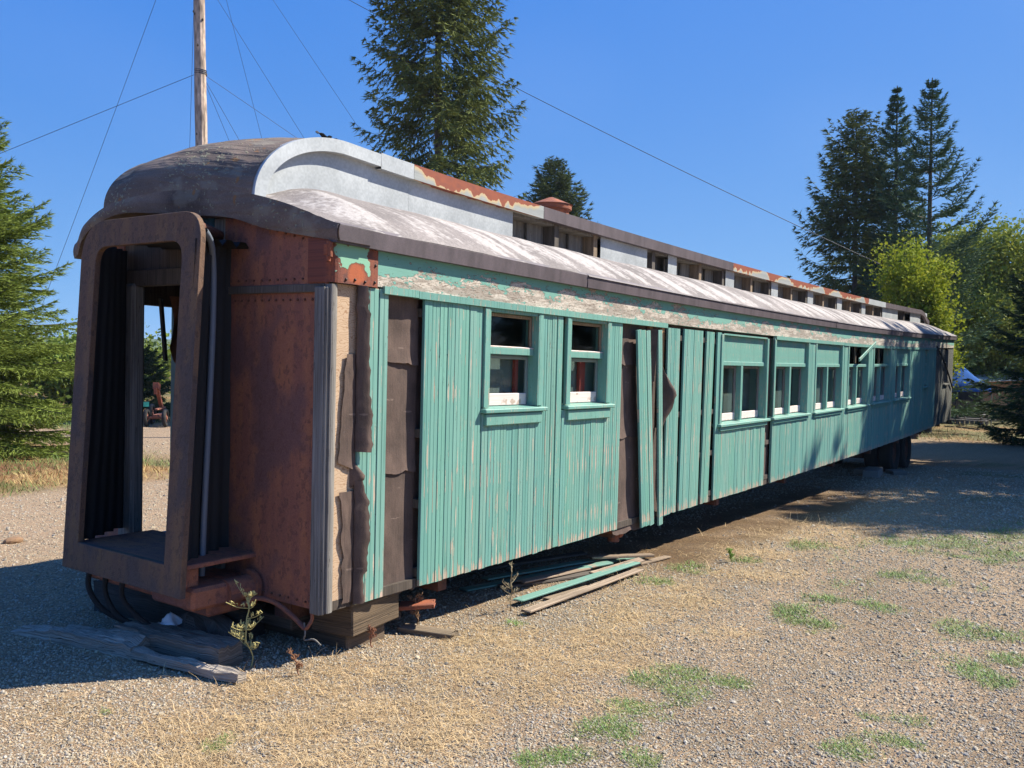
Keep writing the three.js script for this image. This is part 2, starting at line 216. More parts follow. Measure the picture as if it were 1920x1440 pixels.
const grassK = (x, z) => { // meadow and verge away from the drive
  const left = sst(-0.6, 0.8, (-(z + 10.2) - 0.32 * (x - 4)) + (fw(x * 0.5, z * 0.5, 3, 3) - 0.5) * 2.5) * (1 - sst(0, 1.2, -(z + 18.3) - 0.3 * (x - 4))) * sst(9, 6.5, x);
  const far = sst(0, 2, -(z + 21) - 0.3 * (x - 4) + (fw(x * 0.3, z * 0.3, 3, 9) - 0.5) * 4);
  const right = sst(30, 40, x) * 0.8 + sst(3.6, 5.6, z - 0.02 * x + (fw(x * .6, z * .6, 3, 19) - .5) * 2) * sst(5, 9, x);
  return cl(Math.max(left, far, right));
};
{
  const lines = (c, lo, hi, s0, gr, flat) => { const a = [c]; let s = s0, x = c; while (x < hi) { x += s; a.push(x); if (x - c > flat) s *= gr; } s = s0; x = c; while (x > lo) { x -= s; a.unshift(x); if (c - x > flat) s *= gr; } return a; };
  const X = lines(2, -500, 1500, 0.11, 1.055, 5.5), Z = lines(0.4, -1500, 300, 0.11, 1.055, 4.2), p = [], uv = [], col = [], ix = [], n = X.length;
  for (const z of Z) for (const x of X) {
    p.push(x, gy(x, z), z); uv.push(x, z);
    let c = [1.18, 1.06, 0.87]; const b = fw(x * 0.55, z * 0.55, 4, 63), f = fw(x * 2.6, z * 2.6, 3, 64);
    c = mix3(c, [0.98, 0.86, 0.69], sst(0.42, 0.68, b)); c = mix3(c, [1.36, 1.18, 0.94], sst(0.5, 0.75, f) * 0.6);
    for (const q of [1.55, 3.05]) { const tr = Math.exp(-(((z - q - 0.10 * Math.sin(x * 0.35)) / 0.22) ** 2)) * (0.5 + fw(x * 1.1, z * 3, 3, 91)); c = mix3(c, [1.38, 1.20, 1.0], cl(tr) * 0.5); }
    const st = cl(strawK(x, z)); c = mix3(c, [1.32, 1.08, 0.72], st * 0.5);
    c = mix3(c, [0.40, 0.25, 0.07], cl(mossK(x, z)) * 0.85); c = mix3(c, [0.45, 0.62, 0.22], cl(greenK(x, z)) * 0.6);
    const lft = sst(-3, -6, z); c = mix3(c, [1.42, 1.26, 1.08], lft * 0.85);
    const gk = grassK(x, z); if (gk > 0) { const gr = mix3([1.25, 0.86, 0.40], [0.42, 0.50, 0.14], sst(0.35, 0.65, fw(x * 0.8, z * 0.8, 3, 29) + (x > 30 ? 0.1 : -0.05))); c = mix3(c, gr, gk); }
    const soil = Math.exp(-(((x - 3.2) / 2.6) ** 2 + ((z + 13.3) / 1.5) ** 2)); c = mix3(c, [0.80, 0.40, 0.22], cl(soil * 1.6 - 0.5 * fw(x * 2, z * 2, 3, 33)));
    col.push(...c);
  }
  for (let j = 0; j + 1 < Z.length; j++) for (let i = 0; i + 1 < n; i++) { const a = j * n + i; ix.push(a, a + n, a + n + 1, a, a + n + 1, a + 1); }
  const g = new THREE.BufferGeometry(); g.setAttribute('position', new THREE.Float32BufferAttribute(p, 3)); g.setAttribute('uv', new THREE.Float32BufferAttribute(uv, 2)); g.setAttribute('color', new THREE.Float32BufferAttribute(col, 3)); g.setIndex(ix); g.computeVertexNormals();
  const N = 116, jit = []; for (let j = 0; j < N; j++) for (let i = 0; i < N; i++) jit.push([h2(i, j, 1), h2(i, j, 2), h2(i, j, 3), h2(i, j, 4), h2(i, j, 5)]);
  const gravelT = maps(2048, 2048, 1.9, 1.9, (u, v) => { // small broken stone bedded in dust
    const x = u * N, y = v * N, xi = Math.floor(x), yi = Math.floor(y); let d1 = 9, d2 = 9, k = null;
    for (let b = -1; b <= 1; b++) for (let a = -1; a <= 1; a++) { const q = jit[((yi + b + N) % N) * N + ((xi + a + N) % N)], dx = xi + a + 0.15 + q[0] * 0.7 - x, dy = yi + b + 0.15 + q[1] * 0.7 - y, d = Math.sqrt(dx * dx + dy * dy) / (0.55 + q[3] * 0.75); if (d < d1) { d2 = d1; d1 = d; k = q; } else if (d < d2) d2 = d; }
    const e = sst(0.03, 0.22, d2 - d1), dust = sst(0.55, 0.35, k[4] + (fb(u, v, 16, 16, 3, 3) - 0.5) * 0.8), f = vn(u * 700, v * 700, 700, 700, 3) - 0.5;
    const l = 128 + (k[2] - 0.5) * 80, w = k[4]; let c = [l * (1.02 + 0.05 * w), l * (0.97 + 0.01 * w), l * (0.93 - 0.09 * w)]; c = mix3([132, 114, 94], c, e * (1 - 0.75 * dust)); return [c[0] + f * 22, c[1] + f * 22, c[2] + f * 20, e * (0.35 + 0.65 * k[3]) * (1 - 0.6 * dust) + 0.1 + f * 0.08]; });
  setting('ground', g, M({ ...gravelT, bumpScale: 0.014, roughness: 0.95, vertexColors: true }));
}
// loose stones, straw and grass: far too many to count
const V3 = (x, y, z) => new THREE.Vector3(x, y, z), Q = new THREE.Quaternion(), EU = new THREE.Euler(), MT = new THREE.Matrix4(), CC = new THREE.Color();
const camX = -3.94, camZ = 4.04, yaw0 = Math.atan2(-0.565, 0.825);
function scatterPts(n, r0, r1, spread, seed, keep) { const r = rng(seed), out = []; let guard = 0; while (out.length < n && guard++ < n * 30) { const d = r0 * Math.pow(r1 / r0, r()), a = yaw0 + (r() - 0.5) * spread, x = camX + d * Math.cos(a), z = camZ + d * Math.sin(a); if (keep(x, z, d, r)) out.push([x, z, d]); } return out; }
function inst(name, geos, m, pts, fn, label, category) {
  geos.forEach((g, k) => { const l = pts.filter((_, i) => i % geos.length === k), o = new THREE.InstancedMesh(g, m, l.length); o.name = num(name); o.castShadow = o.receiveShadow = true; l.forEach((p, i) => { fn(p, i); o.setMatrixAt(i, MT); o.setColorAt(i, CC); }); o.userData = { kind: 'stuff', label, category }; scene.add(o); });
}
{
  const r = rng(91), stones = [0, 1, 2].map(k => { const g = new THREE.IcosahedronGeometry(1, 0), p = g.attributes.position; for (let i = 0; i < p.count; i++) { const s = 0.72 + 0.5 * h2(Math.round(p.getX(i) * 50), Math.round(p.getY(i) * 50) + Math.round(p.getZ(i) * 50) * 7, k + 3); p.setXYZ(i, p.getX(i) * s, p.getY(i) * s * 0.62, p.getZ(i) * s * 0.85); } g.computeVertexNormals(); return g; });
  const stoneM = M({ roughness: 0.9 }, [1, 1, 1]);
  const pts = scatterPts(260000, 2.4, 26, 1.5, 17, (x, z, d, r) => { const s = strawK(x, z), g = grassK(x, z); return r() > s * 0.45 + g * 1.2 + mossK(x, z) * 1.3 + sst(-2.2, -4, z) * 0.6; });
  inst('gravel', stones, stoneM, pts, ([x, z, d]) => {
    const big = r() < 0.04 + 0.10 * sst(2.2, 3.6, z), s = (0.0034 + 0.0058 * r() ** 2 + (big ? 0.011 * r() ** 2 : 0)) * cl(0.5 + d / 10, 1, 2.2);
    EU.set(r() * 0.7, r() * 6.3, r() * 0.7); Q.setFromEuler(EU); MT.compose(V3(x, gy(x, z) + s * 0.22, z), Q, V3(s * 1.1, s, s * 1.1));
    const l = 0.19 + 0.22 * r() ** 1.1, w = r(); CC.setRGB(l * (1.06 + 0.10 * w), l * (0.95 + 0.01 * w), l * (0.79 - 0.15 * w));
  }, 'loose grey and tan gravel stones strewn over the ground', 'gravel');
  const blade = (w, segs, bend) => grid(1, segs, (u, v) => [(u - 0.5) * w * (1 - v * 0.8), Math.sin(v * bend) / bend, (1 - Math.cos(v * bend)) / bend]);
  const sp = scatterPts(25000, 2.6, 16, 1.4, 23, (x, z, d, r) => r() < strawK(x, z) * 0.9 + (r() < 0.02 ? 0.5 : 0) * sst(2.5, 0.2, z) && z > -2.4 && !(grassK(x, z) > 0.3));
  inst('dry_straw', [blade(0.016, 2, 0.5), blade(0.02, 2, 1.4)], M({ roughness: 0.8 }, [1, 1, 1]), sp, ([x, z, d]) => {
    const L = (0.035 + 0.085 * r() ** 1.6) * cl(d / 6, 1, 1.6); EU.set(r() < 0.86 ? 1.1 + 0.45 * r() : 0.2 + 0.6 * r(), r() * 6.3, 0, 'YXZ'); Q.setFromEuler(EU); MT.compose(V3(x, gy(x, z) + 0.006 + 0.012 * r(), z), Q, V3(L * 1.9, L, L));
    const l = 0.6 + 0.6 * r(); CC.setRGB(0.52 * l, 0.37 * l, 0.19 * l);
  }, 'dry yellow straw lying in patches on the gravel', 'straw');
  const gp = scatterPts(45000, 2.5, 15, 1.4, 29, (x, z, d, r) => r() < greenK(x, z));
  inst('green_grass', [blade(0.05, 2, 0.6), blade(0.06, 2, 1.1)], M({ roughness: 0.7 }, [1, 1, 1]), gp, ([x, z, d]) => {
    const L = (0.010 + 0.04 * r() ** 2) * cl(d / 5, 1, 1.7); EU.set(0.2 + 1.0 * r(), r() * 6.3, 0, 'YXZ'); Q.setFromEuler(EU); MT.compose(V3(x, gy(x, z), z), Q, V3(L * 1.5, L, L));
    const l = 0.6 + 0.7 * r(), w = r() ** 2; CC.setRGB((0.11 + 0.20 * w) * l, (0.25 + 0.04 * w) * l, (0.04 + 0.05 * w) * l);
  }, 'short green grass growing in patches through the gravel', 'grass');
  const vp = scatterPts(60000, 12, 60, 1.6, 31, (x, z, d, r) => r() < grassK(x, z));
  inst('verge_grass', [blade(0.05, 2, 0.8)], M({ roughness: 0.8 }, [1, 1, 1]), vp, ([x, z, d]) => {
    const L = (0.06 + 0.12 * r()) * cl(d / 22, 1, 1.8); EU.set(0.2 + 0.9 * r(), r() * 6.3, 0, 'YXZ'); Q.setFromEuler(EU); MT.compose(V3(x, gy(x, z), z), Q, V3(L * 1.8, L, L));
    const gr = sst(0.4, 0.6, fw(x * 0.8, z * 0.8, 3, 29) + 0.2 * (r() - 0.5)), l = 0.6 + 0.6 * r(); const c = mix3([0.40, 0.28, 0.11], [0.12, 0.19, 0.04], gr); CC.setRGB(c[0] * l, c[1] * l, c[2] * l);
  }, 'dry and green verge grass away from the gravel drive', 'grass');
}
// ---------- the railway carriage: built level in its own axes (x along, y up from the sill, z outwards), then set down with its lean ----------
const car = thing('railway_carriage', 'long derelict teal wooden railway carriage with rusty end and grey clerestory roof', 'railway carriage');
{
  const a = new THREE.Quaternion().setFromEuler(new THREE.Euler(-0.03446, -0.97052, 0, 'YXZ')), b = new THREE.Quaternion().setFromEuler(new THREE.Euler(-0.03446, -0.97052, 0.0240, 'YXZ'));
  car.quaternion.copy(a.multiply(b.invert())); car.position.copy(camera.position).sub(camera.position.clone().applyQuaternion(car.quaternion));
}
const sg = x => -0.0972 * (x / 0.9) * (25 - x / 0.9) / 156; // the body sags between its two supports
const warp = g => { const p = g.attributes.position; for (let i = 0; i < p.count; i++) p.setY(i, p.getY(i) + sg(p.getX(i))); return g; };
const CP = (n, g, m, par = car) => part(n, warp(g), m, par);
const LEN = 24.55, WID = 2.7, RC = rng(4242);
const segs = (x0, x1) => Math.max(1, Math.round((x1 - x0) / 0.8));
function rects(x0, x1, y0, y1, holes) { // wall rectangle minus its openings
  const xs = [...new Set([x0, x1, ...holes.flatMap(h => [h[0], h[1]])])].filter(x => x >= x0 && x <= x1).sort((a, b) => a - b), out = [];
  for (let i = 0; i + 1 < xs.length; i++) { const a = xs[i], b = xs[i + 1], m = (a + b) / 2; let c = [[y0, y1]]; for (const h of holes) if (m > h[0] && m < h[1]) c = c.flatMap(([p, q]) => [[p, Math.min(q, h[2])], [Math.max(p, h[3]), q]]).filter(([p, q]) => q - p > 1e-3); for (const [p, q] of c) out.push([a, b, p, q]); }
  return out;
}
const wallG = (l, z0, z1) => mg(l.map(([a, b, p, q]) => bx(a, b, p, q, z0, z1, segs(a, b))));
// window openings of the near side
const SM = [[1.64, 2.335], [2.865, 3.545]], BIG = [[6.52, 8.14], [8.53, 10.09], [10.56, 12.12], [12.60, 14.06], [14.56, 16.02], [16.58, 18.10]];
const holes = [...SM.map(([a, b]) => [a, b, 1.25, 2.0]), ...BIG.map(([a, b]) => [a, b, 0.93, 2.02]), [19.98, 20.5, 1.12, 2.0], [22.9, 23.5, 1.1, 2.0]];
const sheath = CP('wall_sheathing', wallG(rects(0.24, LEN, 0.0, 2.08, holes), -0.115, -0.085), tarM);
CP('corner_panel', cb(0.05, 0.235, 0.0, 2.06, -0.115, -0.032, 0.002), plyM);
// siding boards, each its own piece: beaded, with open joints
function boardG(w, y0, y1, uo) { const h = w / 2 - 0.0012, c = 0.0032, t = 0.022, k = 0.0022; const pf = [[-h, -t], [h, -t], [h, -c], [h - c, 0], [k, 0], [0, -0.0035], [-k, 0], [-h + c, 0], [-h, -c]]; const g = prism(pf, y0, y1); const uv = g.attributes.uv, p = g.attributes.position; for (let i = 0; i < uv.count; i++) uv.setXY(i, p.getX(i) + uo, p.getY(i)); return g; }
function siding(x0, x1, y0, y1, w0, { tx = 0, z = 0, mats = paintM, jag = 0.008, par = sheath, name = 'siding_board', y0b } = {}) {
  const n = Math.max(1, Math.round((x1 - x0) / w0)), w = (x1 - x0) / n;
  for (let i = 0; i < n; i++) {
    const x = x0 + w * (i + 0.5), o = part(name, boardG(w, y0 + (RC() - 0.6) * jag, y1, RC() * 7), mats[Math.floor(RC() * mats.length)], par);
    o.position.set(x, sg(x), z + (RC() - 0.5) * 0.007); o.rotation.z = tx + (RC() - 0.5) * 0.0034;
  }
}
siding(0.225, 0.49, 0, 2.055, 0.088); siding(0.862, 1.385, 0, 2.02, 0.0872); siding(1.392, 1.565, 0, 2.02, 0.0865, { z: -0.004 });
siding(1.565, 2.41, 0.0, 1.2, 0.0845); siding(2.41, 2.632, 0, 2.02, 0.074);
siding(2.742, 3.62, 0, 1.2, 0.0878); siding(3.62, 3.855, 0, 2.02, 0.078);
siding(4.33, 4.62, -0.05, 1.985, 0.0967, { tx: 0.108, z: 0.035 }); siding(4.775, 4.875, -0.09, 2.0, 0.1, { tx: 0.075, z: 0.02 });
siding(4.94, 5.26, 0, 2.03, 0.08, { tx: 0.012, jag: 0.02 }); siding(5.33, 5.872, 0, 2.035, 0.0903, { tx: -0.01, jag: 0.014 }); siding(5.955, 6.19, 0, 2.035, 0.078, { tx: -0.028, jag: 0.014 });
siding(6.34, 6.47, 0, 2.04, 0.13); siding(6.47, 8.19, 0, 0.9, 0.0956);
siding(8.46, 12.27, 0, 0.9, 0.0953); siding(12.295, 18.42, 0, 0.9, 0.0987);
siding(18.42, 18.86, 0, 2.03, 0.11); siding(18.9, 19.96, 0, 2.03, 0.106); siding(19.96, 20.52, 0, 1.06, 0.112); siding(20.52, 21.62, 0, 2.03, 0.11);
const oldM = [M({ ...bareT, bumpScale: 0.003 }, [0.6, 0.68, 0.64]), M({ ...bareT, bumpScale: 0.003 }, [0.5, 0.52, 0.5])];
siding(21.66, 22.4, 0, 2.03, 0.123, { mats: oldM }); siding(22.5, 22.88, 0, 2.03, 0.095, { mats: oldM }); siding(22.88, 23.52, 0, 1.1, 0.107, { mats: oldM }); siding(23.52, 24.5, 0, 2.03, 0.11, { mats: oldM });
// furring behind the boards
for (const y of [0.06, 0.55, 1.05]) for (const [a, b] of y > 1 ? [[0.22, 0.49], [0.862, 3.855], [4.94, 6.47], [18.42, 19.96], [20.52, 21.6]] : [[0.22, 0.49], [0.862, 3.855], [4.94, 21.6]]) CP('furring_strip', bx(a, b, y, y + 0.06, -0.085, -0.024, segs(a, b)), darkWood, sheath);
for (const [a, b] of [[0.862, 1.565], [2.41, 2.632], [3.62, 3.855], [4.94, 6.47], [18.42, 19.96], [20.52, 21.6]]) CP('furring_strip', bx(a, b, 1.9, 1.96, -0.085, -0.024, segs(a, b)), darkWood, sheath);
CP('flat_board', cb(2.645, 2.735, 0.0, 2.02, -0.022, 0.004), trimM, sheath);
// bare studs seen through the torn cladding
for (const [a, b, y0, y1] of [[4.56, 4.63, 1.3, 2.03], [4.86, 4.93, 0.9, 2.03]]) CP('stud', cb(a, b, y0, y1, -0.08, -0.045), orangeWood);
// building paper in the gaps: lapped sheets with wrinkled edges
function paper(x0, x1, y0, y1, z, seed, lift = 0.012, slant = 0) {
  const n = seed * 13.7; CP('building_paper', sheet(14, 26, 0.0015, (u, v) => { const y = mix(y0, y1, v) + (v < 0.02 ? (fw(u * 5 + n, 3, 2) - 0.5) * 0.05 : 0), e = Math.pow(1 - v, 7) * lift * (0.4 + 1.2 * fw(u * 4 + n, 1, 2, seed)), wv = (fw(u * 3 + n, v * 3, 3, seed) - 0.5) * 0.02; return [mix(x0, x1, u) + slant * (1 - v), y, z + e + wv * (0.4 + 0.6 * Math.sin(v * Math.PI))]; }, (u, v, q) => [q[0] + n, q[1]]), tarM);
}
paper(0.47, 0.87, 1.57, 2.05, -0.066, 1); paper(0.47, 0.87, 0.81, 1.59, -0.072, 2); paper(0.47, 0.87, -0.02, 0.83, -0.072, 3, 0.015);
paper(3.84, 4.34, 1.62, 2.03, -0.06, 4); paper(3.84, 4.46, 0.88, 1.64, -0.068, 5, 0.02); paper(3.84, 4.5, -0.07, 0.9, -0.062, 6, 0.03);
paper(4.5, 5.0, 0.0, 0.95, -0.066, 7, 0.04); paper(5.2, 5.4, 0, 2.03, -0.07, 8); paper(5.84, 6.0, 0, 2.03, -0.07, 9); paper(6.15, 6.36, 0, 2.03, -0.066, 10); paper(8.17, 8.48, 0, 2.04, -0.05, 11, 0);
// torn flaps hanging out of the cladding
CP('torn_paper', sheet(10, 20, 0.0015, (u, v) => { const w = Math.sin(v * Math.PI) ** 0.7, y = mix(0.92, 1.72, v); const w2 = Math.min(v * 1.6, (1 - v) * 2.7, 1); return [4.80 + (0.17 + 0.07 * fw(v * 9, 2, 2, 3)) * u * w2, y - 0.10 * u + 0.04 * (fw(v * 12, u * 3, 2, 5) - 0.5), -0.05 + 0.14 * Math.sin(u * 1.7) * w2 + 0.02 * fw(u * 4, v * 5, 2, 8)]; }), tarM);
CP('torn_paper', sheet(6, 12, 0.0015, (u, v) => [4.5 + 0.1 * u * (0.4 + 0.6 * v), mix(1.45, 2.0, v), -0.05 + 0.08 * u * u], undefined), tarM);
const curl = (y0, y1, seed, amp) => CP('torn_paper', sheet(16, 40, 0.0015, (u, v) => { // paper rolled back from the corner, in folds
  const n = fw(v * 2.2 + seed * 5, 1.5, 2, seed), n2 = fw(v * 4 + seed * 3, 8, 2, seed + 4), a = -0.4 + u * (2.4 + 1.8 * n), r = amp * (0.55 + 1.1 * n) * (0.7 + 0.5 * n2); const y = mix(y0, y1, v) + (n2 - 0.5) * 0.05 * u, tear = (fw(v * 22 + seed, 4, 3, seed + 9) - 0.5) * 0.035 * u;
  return [0.225 - r * Math.sin(Math.min(a, 1.2)) * 0.55 + r * 0.95 * Math.max(0, a - 1.1) + (n - 0.5) * 0.03 + tear, y, -0.026 + tear * 0.5 + r * (1 - Math.cos(Math.min(a, 2.6))) * 0.6 + 0.02 * u]; }, (u, v, q) => [u * 0.3, q[1]]), tarM);
CP('building_paper', sheet(10, 24, 0.0015, (u, v) => { const y = mix(0.93, 1.62, v), e = 0.05 * (fw(v * 7, 3, 3, 17) - 0.5); return [mix(0.075 + e, 0.225, u) + 0.05 * v * v, y - 0.06 * u * (1 - v), -0.022 + 0.012 * fw(u * 4, v * 6, 2, 3)]; }), tarM);
CP('building_paper', sheet(10, 24, 0.0015, (u, v) => { const y = mix(0.02, 0.74, v), e = 0.06 * (fw(v * 7, 9, 3, 27) - 0.5); return [mix(0.13 + e - 0.03 * v, 0.225, u), y, -0.022 + 0.012 * fw(u * 4, v * 6, 2, 5)]; }), tarM);
curl(1.0, 2.06, 1, 0.046); curl(0.0, 0.80, 3, 0.030);
CP('torn_paper', sheet(8, 8, 0.0015, (u, v) => { const w = 1 - Math.abs(v - 0.45) * 1.8; return [0.17 + 0.13 * u * w, mix(0.76, 1.0, v) - 0.05 * u * w, -0.055 + 0.09 * Math.sin(u * 2.2) * w]; }), tarM);
// corner: grey half-round post, slim strips
CP('corner_post', (() => { const pf = []; for (let i = 0; i <= 18; i++) { const a = -0.4 + i / 18 * 2.25; pf.push([0.0 + 0.056 * Math.sin(a), -0.058 + 0.058 * Math.cos(a)]); } pf.push([0.05, -0.12], [-0.03, -0.12]); return prism(pf, -0.01, 2.05); })(), greyWood);
CP('corner_strip', cb(-0.048, -0.022, -0.02, 2.03, -0.085, -0.018, 0.01), greyWood);
CP('corner_strip', cb(-0.062, -0.042, -0.02, 2.03, -0.115, -0.03), greyWood);
// letterboard, belt rail, corner plate
CP('letterboard', (() => { const g = grid(120, 1, (u, v) => [mix(0.36, LEN, u), mix(2.07, 2.305, v), 0.0], (u, v, q) => [q[0], (q[1] - 2.07) * 1.06]); return mg([g, bx(0.36, LEN, 2.068, 2.307, -0.06, -0.004, 30)]); })(), letterM);
for (const [a, b, y, m] of [[0.43, 0.775, 0.004, trimM], [0.78, 2.1, 0, trimM2], [2.104, 4.86, 0.0, trimM], [8.5, 12.2, 0, trimM], [12.22, 18.4, -0.006, trimM2], [18.41, 21.6, -0.004, trimM2]]) CP('belt_rail', bx(a, b, 2.022 + y, 2.072 + y, -0.03, 0.022, segs(a, b)), m);
{
  const pf = []; for (let i = 0; i <= 6; i++) { const a = i / 6 * Math.PI / 2; pf.push([0.035 - 0.075 * Math.sin(Math.PI / 2 - a) , -0.062 + 0.075 * Math.sin(a)]); }
  const o = [[-0.04, -0.20], ...pf, [0.37, 0.013]], inn = [[0.37, 0.004], [0.036, 0.004], [-0.02, -0.05], [-0.031, -0.20]];
  const pl = CP('corner_plate', prism([...o, ...inn], 2.06, 2.335), plateM); const uv = pl.geometry.attributes.uv, p = pl.geometry.attributes.position; for (let i = 0; i < uv.count; i++) uv.setXY(i, p.getX(i) + 0.06, p.getY(i) - 2.06);
  const rv = []; for (const [x, y] of [[0.07, 2.31], [0.15, 2.315], [0.24, 2.31], [0.34, 2.305], [0.345, 2.2], [0.34, 2.09], [0.25, 2.085], [0.16, 2.09], [0.08, 2.085]]) rv.push(new THREE.SphereGeometry(0.010, 6, 5).toNonIndexed().translate(x, y, 0.014));
  CP('rivets', mg(rv), nailM, pl);
  CP('bracket', mg([cb(-0.075, -0.03, 2.22, 2.29, -0.03, 0.005), cb(-0.07, -0.045, 2.18, 2.31, -0.012, 0.012), cyl(0.016, 0.016, 0.09, 8).translate(-0.058, 2.255, 0.012)]), rustOrange);
}
// near windows: casing, two sashes, panes, white bottom rail, sill and apron
const slope = (x0, x1, y0, y1, z0, z1, dz) => { const g = cb(x0, x1, y0, y1, z0, z1, 0.006), p = g.attributes.position; for (let i = 0; i < p.count; i++) if (p.getY(i) > (y0 + y1) / 2 && p.getZ(i) > (z0 + z1) / 2) p.setY(i, p.getY(i) - dz); g.computeVertexNormals(); return g; };
SM.forEach(([a, b], k) => {
  const f = CP('window_frame', mg([cb(a - 0.07, a - 0.004, 1.25, 2.02, -0.02, 0.014), cb(b + 0.004, b + 0.066, 1.25, 2.02, -0.02, 0.014), bx(a - 0.006, a + 0.004, 1.25, 2.0, -0.12, 0.012), bx(b - 0.004, b + 0.006, 1.25, 2.0, -0.12, 0.012), bx(a, b, 1.995, 2.02, -0.12, -0.005)]), trimM);
  const W = b - a;
  CP('upper_sash', mg([cb(a + 0.006, a + 0.03, 1.70, 1.992, -0.085, -0.055), cb(b - 0.03, b - 0.006, 1.70, 1.992, -0.085, -0.055), cb(a + 0.03, b - 0.03, 1.965, 1.992, -0.085, -0.055)]), tanWood, f);
  CP('meeting_rail', cb(a + 0.006, b - 0.006, 1.665, 1.722, -0.085, -0.035), trimM, f);
  CP('window_ledge', slope(a + 0.006, b - 0.006, 1.722, 1.735, -0.085, -0.035, 0.006), whiteRail, f);
  CP('glass_pane', bx(a + 0.028, b - 0.028, 1.733, 1.967, -0.074, -0.070), glassM, f);
  CP('lower_sash', mg([cb(a + 0.006, a + 0.026, 1.25, 1.66, -0.115, -0.088), cb(b - 0.036, b - 0.006, 1.25, 1.66, -0.115, -0.088), cb(a + 0.026, b - 0.036, 1.63, 1.66, -0.115, -0.088)]), liningM, f);
  CP('bottom_rail', cb(a + 0.02, b - 0.03, 1.255, 1.352, -0.116, -0.086), whiteRail, f);
  CP('glass_pane', bx(a + 0.024, b - 0.034, 1.35, 1.632, -0.104, -0.100), glassM, f);
  CP('sill', slope(a - 0.085, b + 0.115, 1.205, 1.252, -0.11, 0.048, 0.014), k ? trimM : trimM2, f);
  CP('apron', slope(a - 0.05, b + 0.055, 1.108, 1.200, -0.02, 0.028, 0), trimM, f);
  // dark green panelling and red posts just inside the lower sash
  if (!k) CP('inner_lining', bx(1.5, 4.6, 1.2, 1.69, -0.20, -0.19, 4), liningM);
  for (const [p, q] of k ? [[0.13, 0.17], [0.44, 0.53]] : [[0.11, 0.19], [0.58, 0.61]]) CP('red_post', cb(a + p * W / 0.68, a + q * W / 0.68 + 0.01, 1.22, 1.63, -0.185, -0.15), inRed, f);
});
// the six big windows: top panel (two of them gone), rail, mullion, paired sashes
BIG.forEach(([a, b], k) => {
  const open = k === 3 || k === 4, mid = (a + b) / 2 + (k === 0 ? -0.06 : 0);
  const f = CP('window_frame', mg([cb(a - 0.075, a - 0.003, 0.93, 2.02, -0.022, 0.016), cb(b + 0.003, b + 0.062, 0.93, 2.02, -0.022, 0.016), bx(a - 0.008, a + 0.004, 0.93, 2.02, -0.13, 0.01), bx(b - 0.004, b + 0.008, 0.93, 2.02, -0.13, 0.01), bx(a, b, 2.015, 2.035, -0.13, 0.01, 2)]), trimM);
  if (!open) CP('top_panel', cb(a + 0.006, b - 0.006, 1.69, 2.012, -0.06, -0.035), k === 5 ? trimM2 : trimM, f);
  else { CP('window_divider', cb(mid + 0.08, mid + 0.115, 1.70, 2.012, -0.11, -0.075), tanWood, f); }
  CP('transom', cb(a + 0.006, b - 0.006, 1.64, 1.692, -0.09, -0.02), trimM, f);
  const mu = CP('mullion', cb(mid - 0.038, mid + 0.038, 0.94, 1.642, -0.09, -0.022), trimM, f);
  for (const [p, q] of [[a + 0.01, mid - 0.042], [mid + 0.042, b - 0.01]]) {
    CP('sash', mg([cb(p, p + 0.028, 0.94, 1.636, -0.12, -0.09), cb(q - 0.036, q, 0.94, 1.636, -0.12, -0.09), cb(p + 0.028, q - 0.036, 1.605, 1.636, -0.12, -0.09)]), greyWood, f);
    CP('bottom_rail', cb(p + 0.004, q - 0.004, 0.942, 1.04 + (RC() - 0.5) * 0.02, -0.122, -0.088), whiteRail, f);
    CP('glass_pane', bx(p + 0.026, q - 0.034, 1.035, 1.607, -0.107, -0.103), glassM, f);
  }
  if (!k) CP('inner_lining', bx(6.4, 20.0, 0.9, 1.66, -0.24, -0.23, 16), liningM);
  CP('sill', slope(a - 0.11, b + 0.13, 0.885, 0.932, -0.12, 0.05, 0.012), trimM, f);
  CP('apron', cb(a - 0.05, b + 0.06, 0.835, 0.878, -0.02, 0.024), k % 2 ? trimM2 : trimM, f);
});
for (const [a, b] of [[10.155, 10.325], [10.33, 10.48], [12.185, 12.275], [12.30, 12.52], [14.125, 14.30], [14.31, 14.48], [16.085, 16.28], [16.29, 16.5], [18.165, 18.41]]) CP('pilaster', cb(a, b, 0.9, 2.03, -0.022, 0.006), a % 1 > 0.2 ? trimM : trimM2);
CP('downpipe_strip', cb(8.455, 8.475, 0, 2.04, -0.022, 0.01), trimM2);
CP('loose_batten', (() => { const g = cb(-0.66, 0.66, -0.03, 0.03, -0.012, 0.012); g.rotateZ(0.262); g.translate(13.75, 1.94, 0.06); return g; })(), trimM);
// far windows and the end door light
for (const [a, b, y0, m] of [[19.98, 20.5, 1.12, trimM2], [22.9, 23.5, 1.1, oldM[1]]]) {
  const f = CP('window_frame', mg([cb(a - 0.05, a - 0.003, y0, 2.02, -0.02, 0.014), cb(b + 0.003, b + 0.05, y0, 2.02, -0.02, 0.014), bx(a - 0.006, a + 0.004, y0, 2.0, -0.12, 0.0), bx(b - 0.004, b + 0.006, y0, 2.0, -0.12, 0.0)]), m);
  CP('sash', mg([cb(a, b, 1.62, 1.68, -0.09, -0.04), cb(a, b, y0, y0 + 0.06, -0.09, -0.04)]), m, f); CP('glass_pane', bx(a, b, y0 + 0.05, 1.63, -0.07, -0.066), glassM, f);
  CP('sill', slope(a - 0.07, b + 0.07, y0 - 0.055, y0 - 0.01, -0.1, 0.06, 0.01), m, f);
}
CP('hanging_cable', tube([[21.6, 2.1, 0.02], [22.6, 1.7, 0.05], [23.5, 1.3, 0.05], [24.3, 0.92, 0.04]], 0.022, 20, 5), blackM);
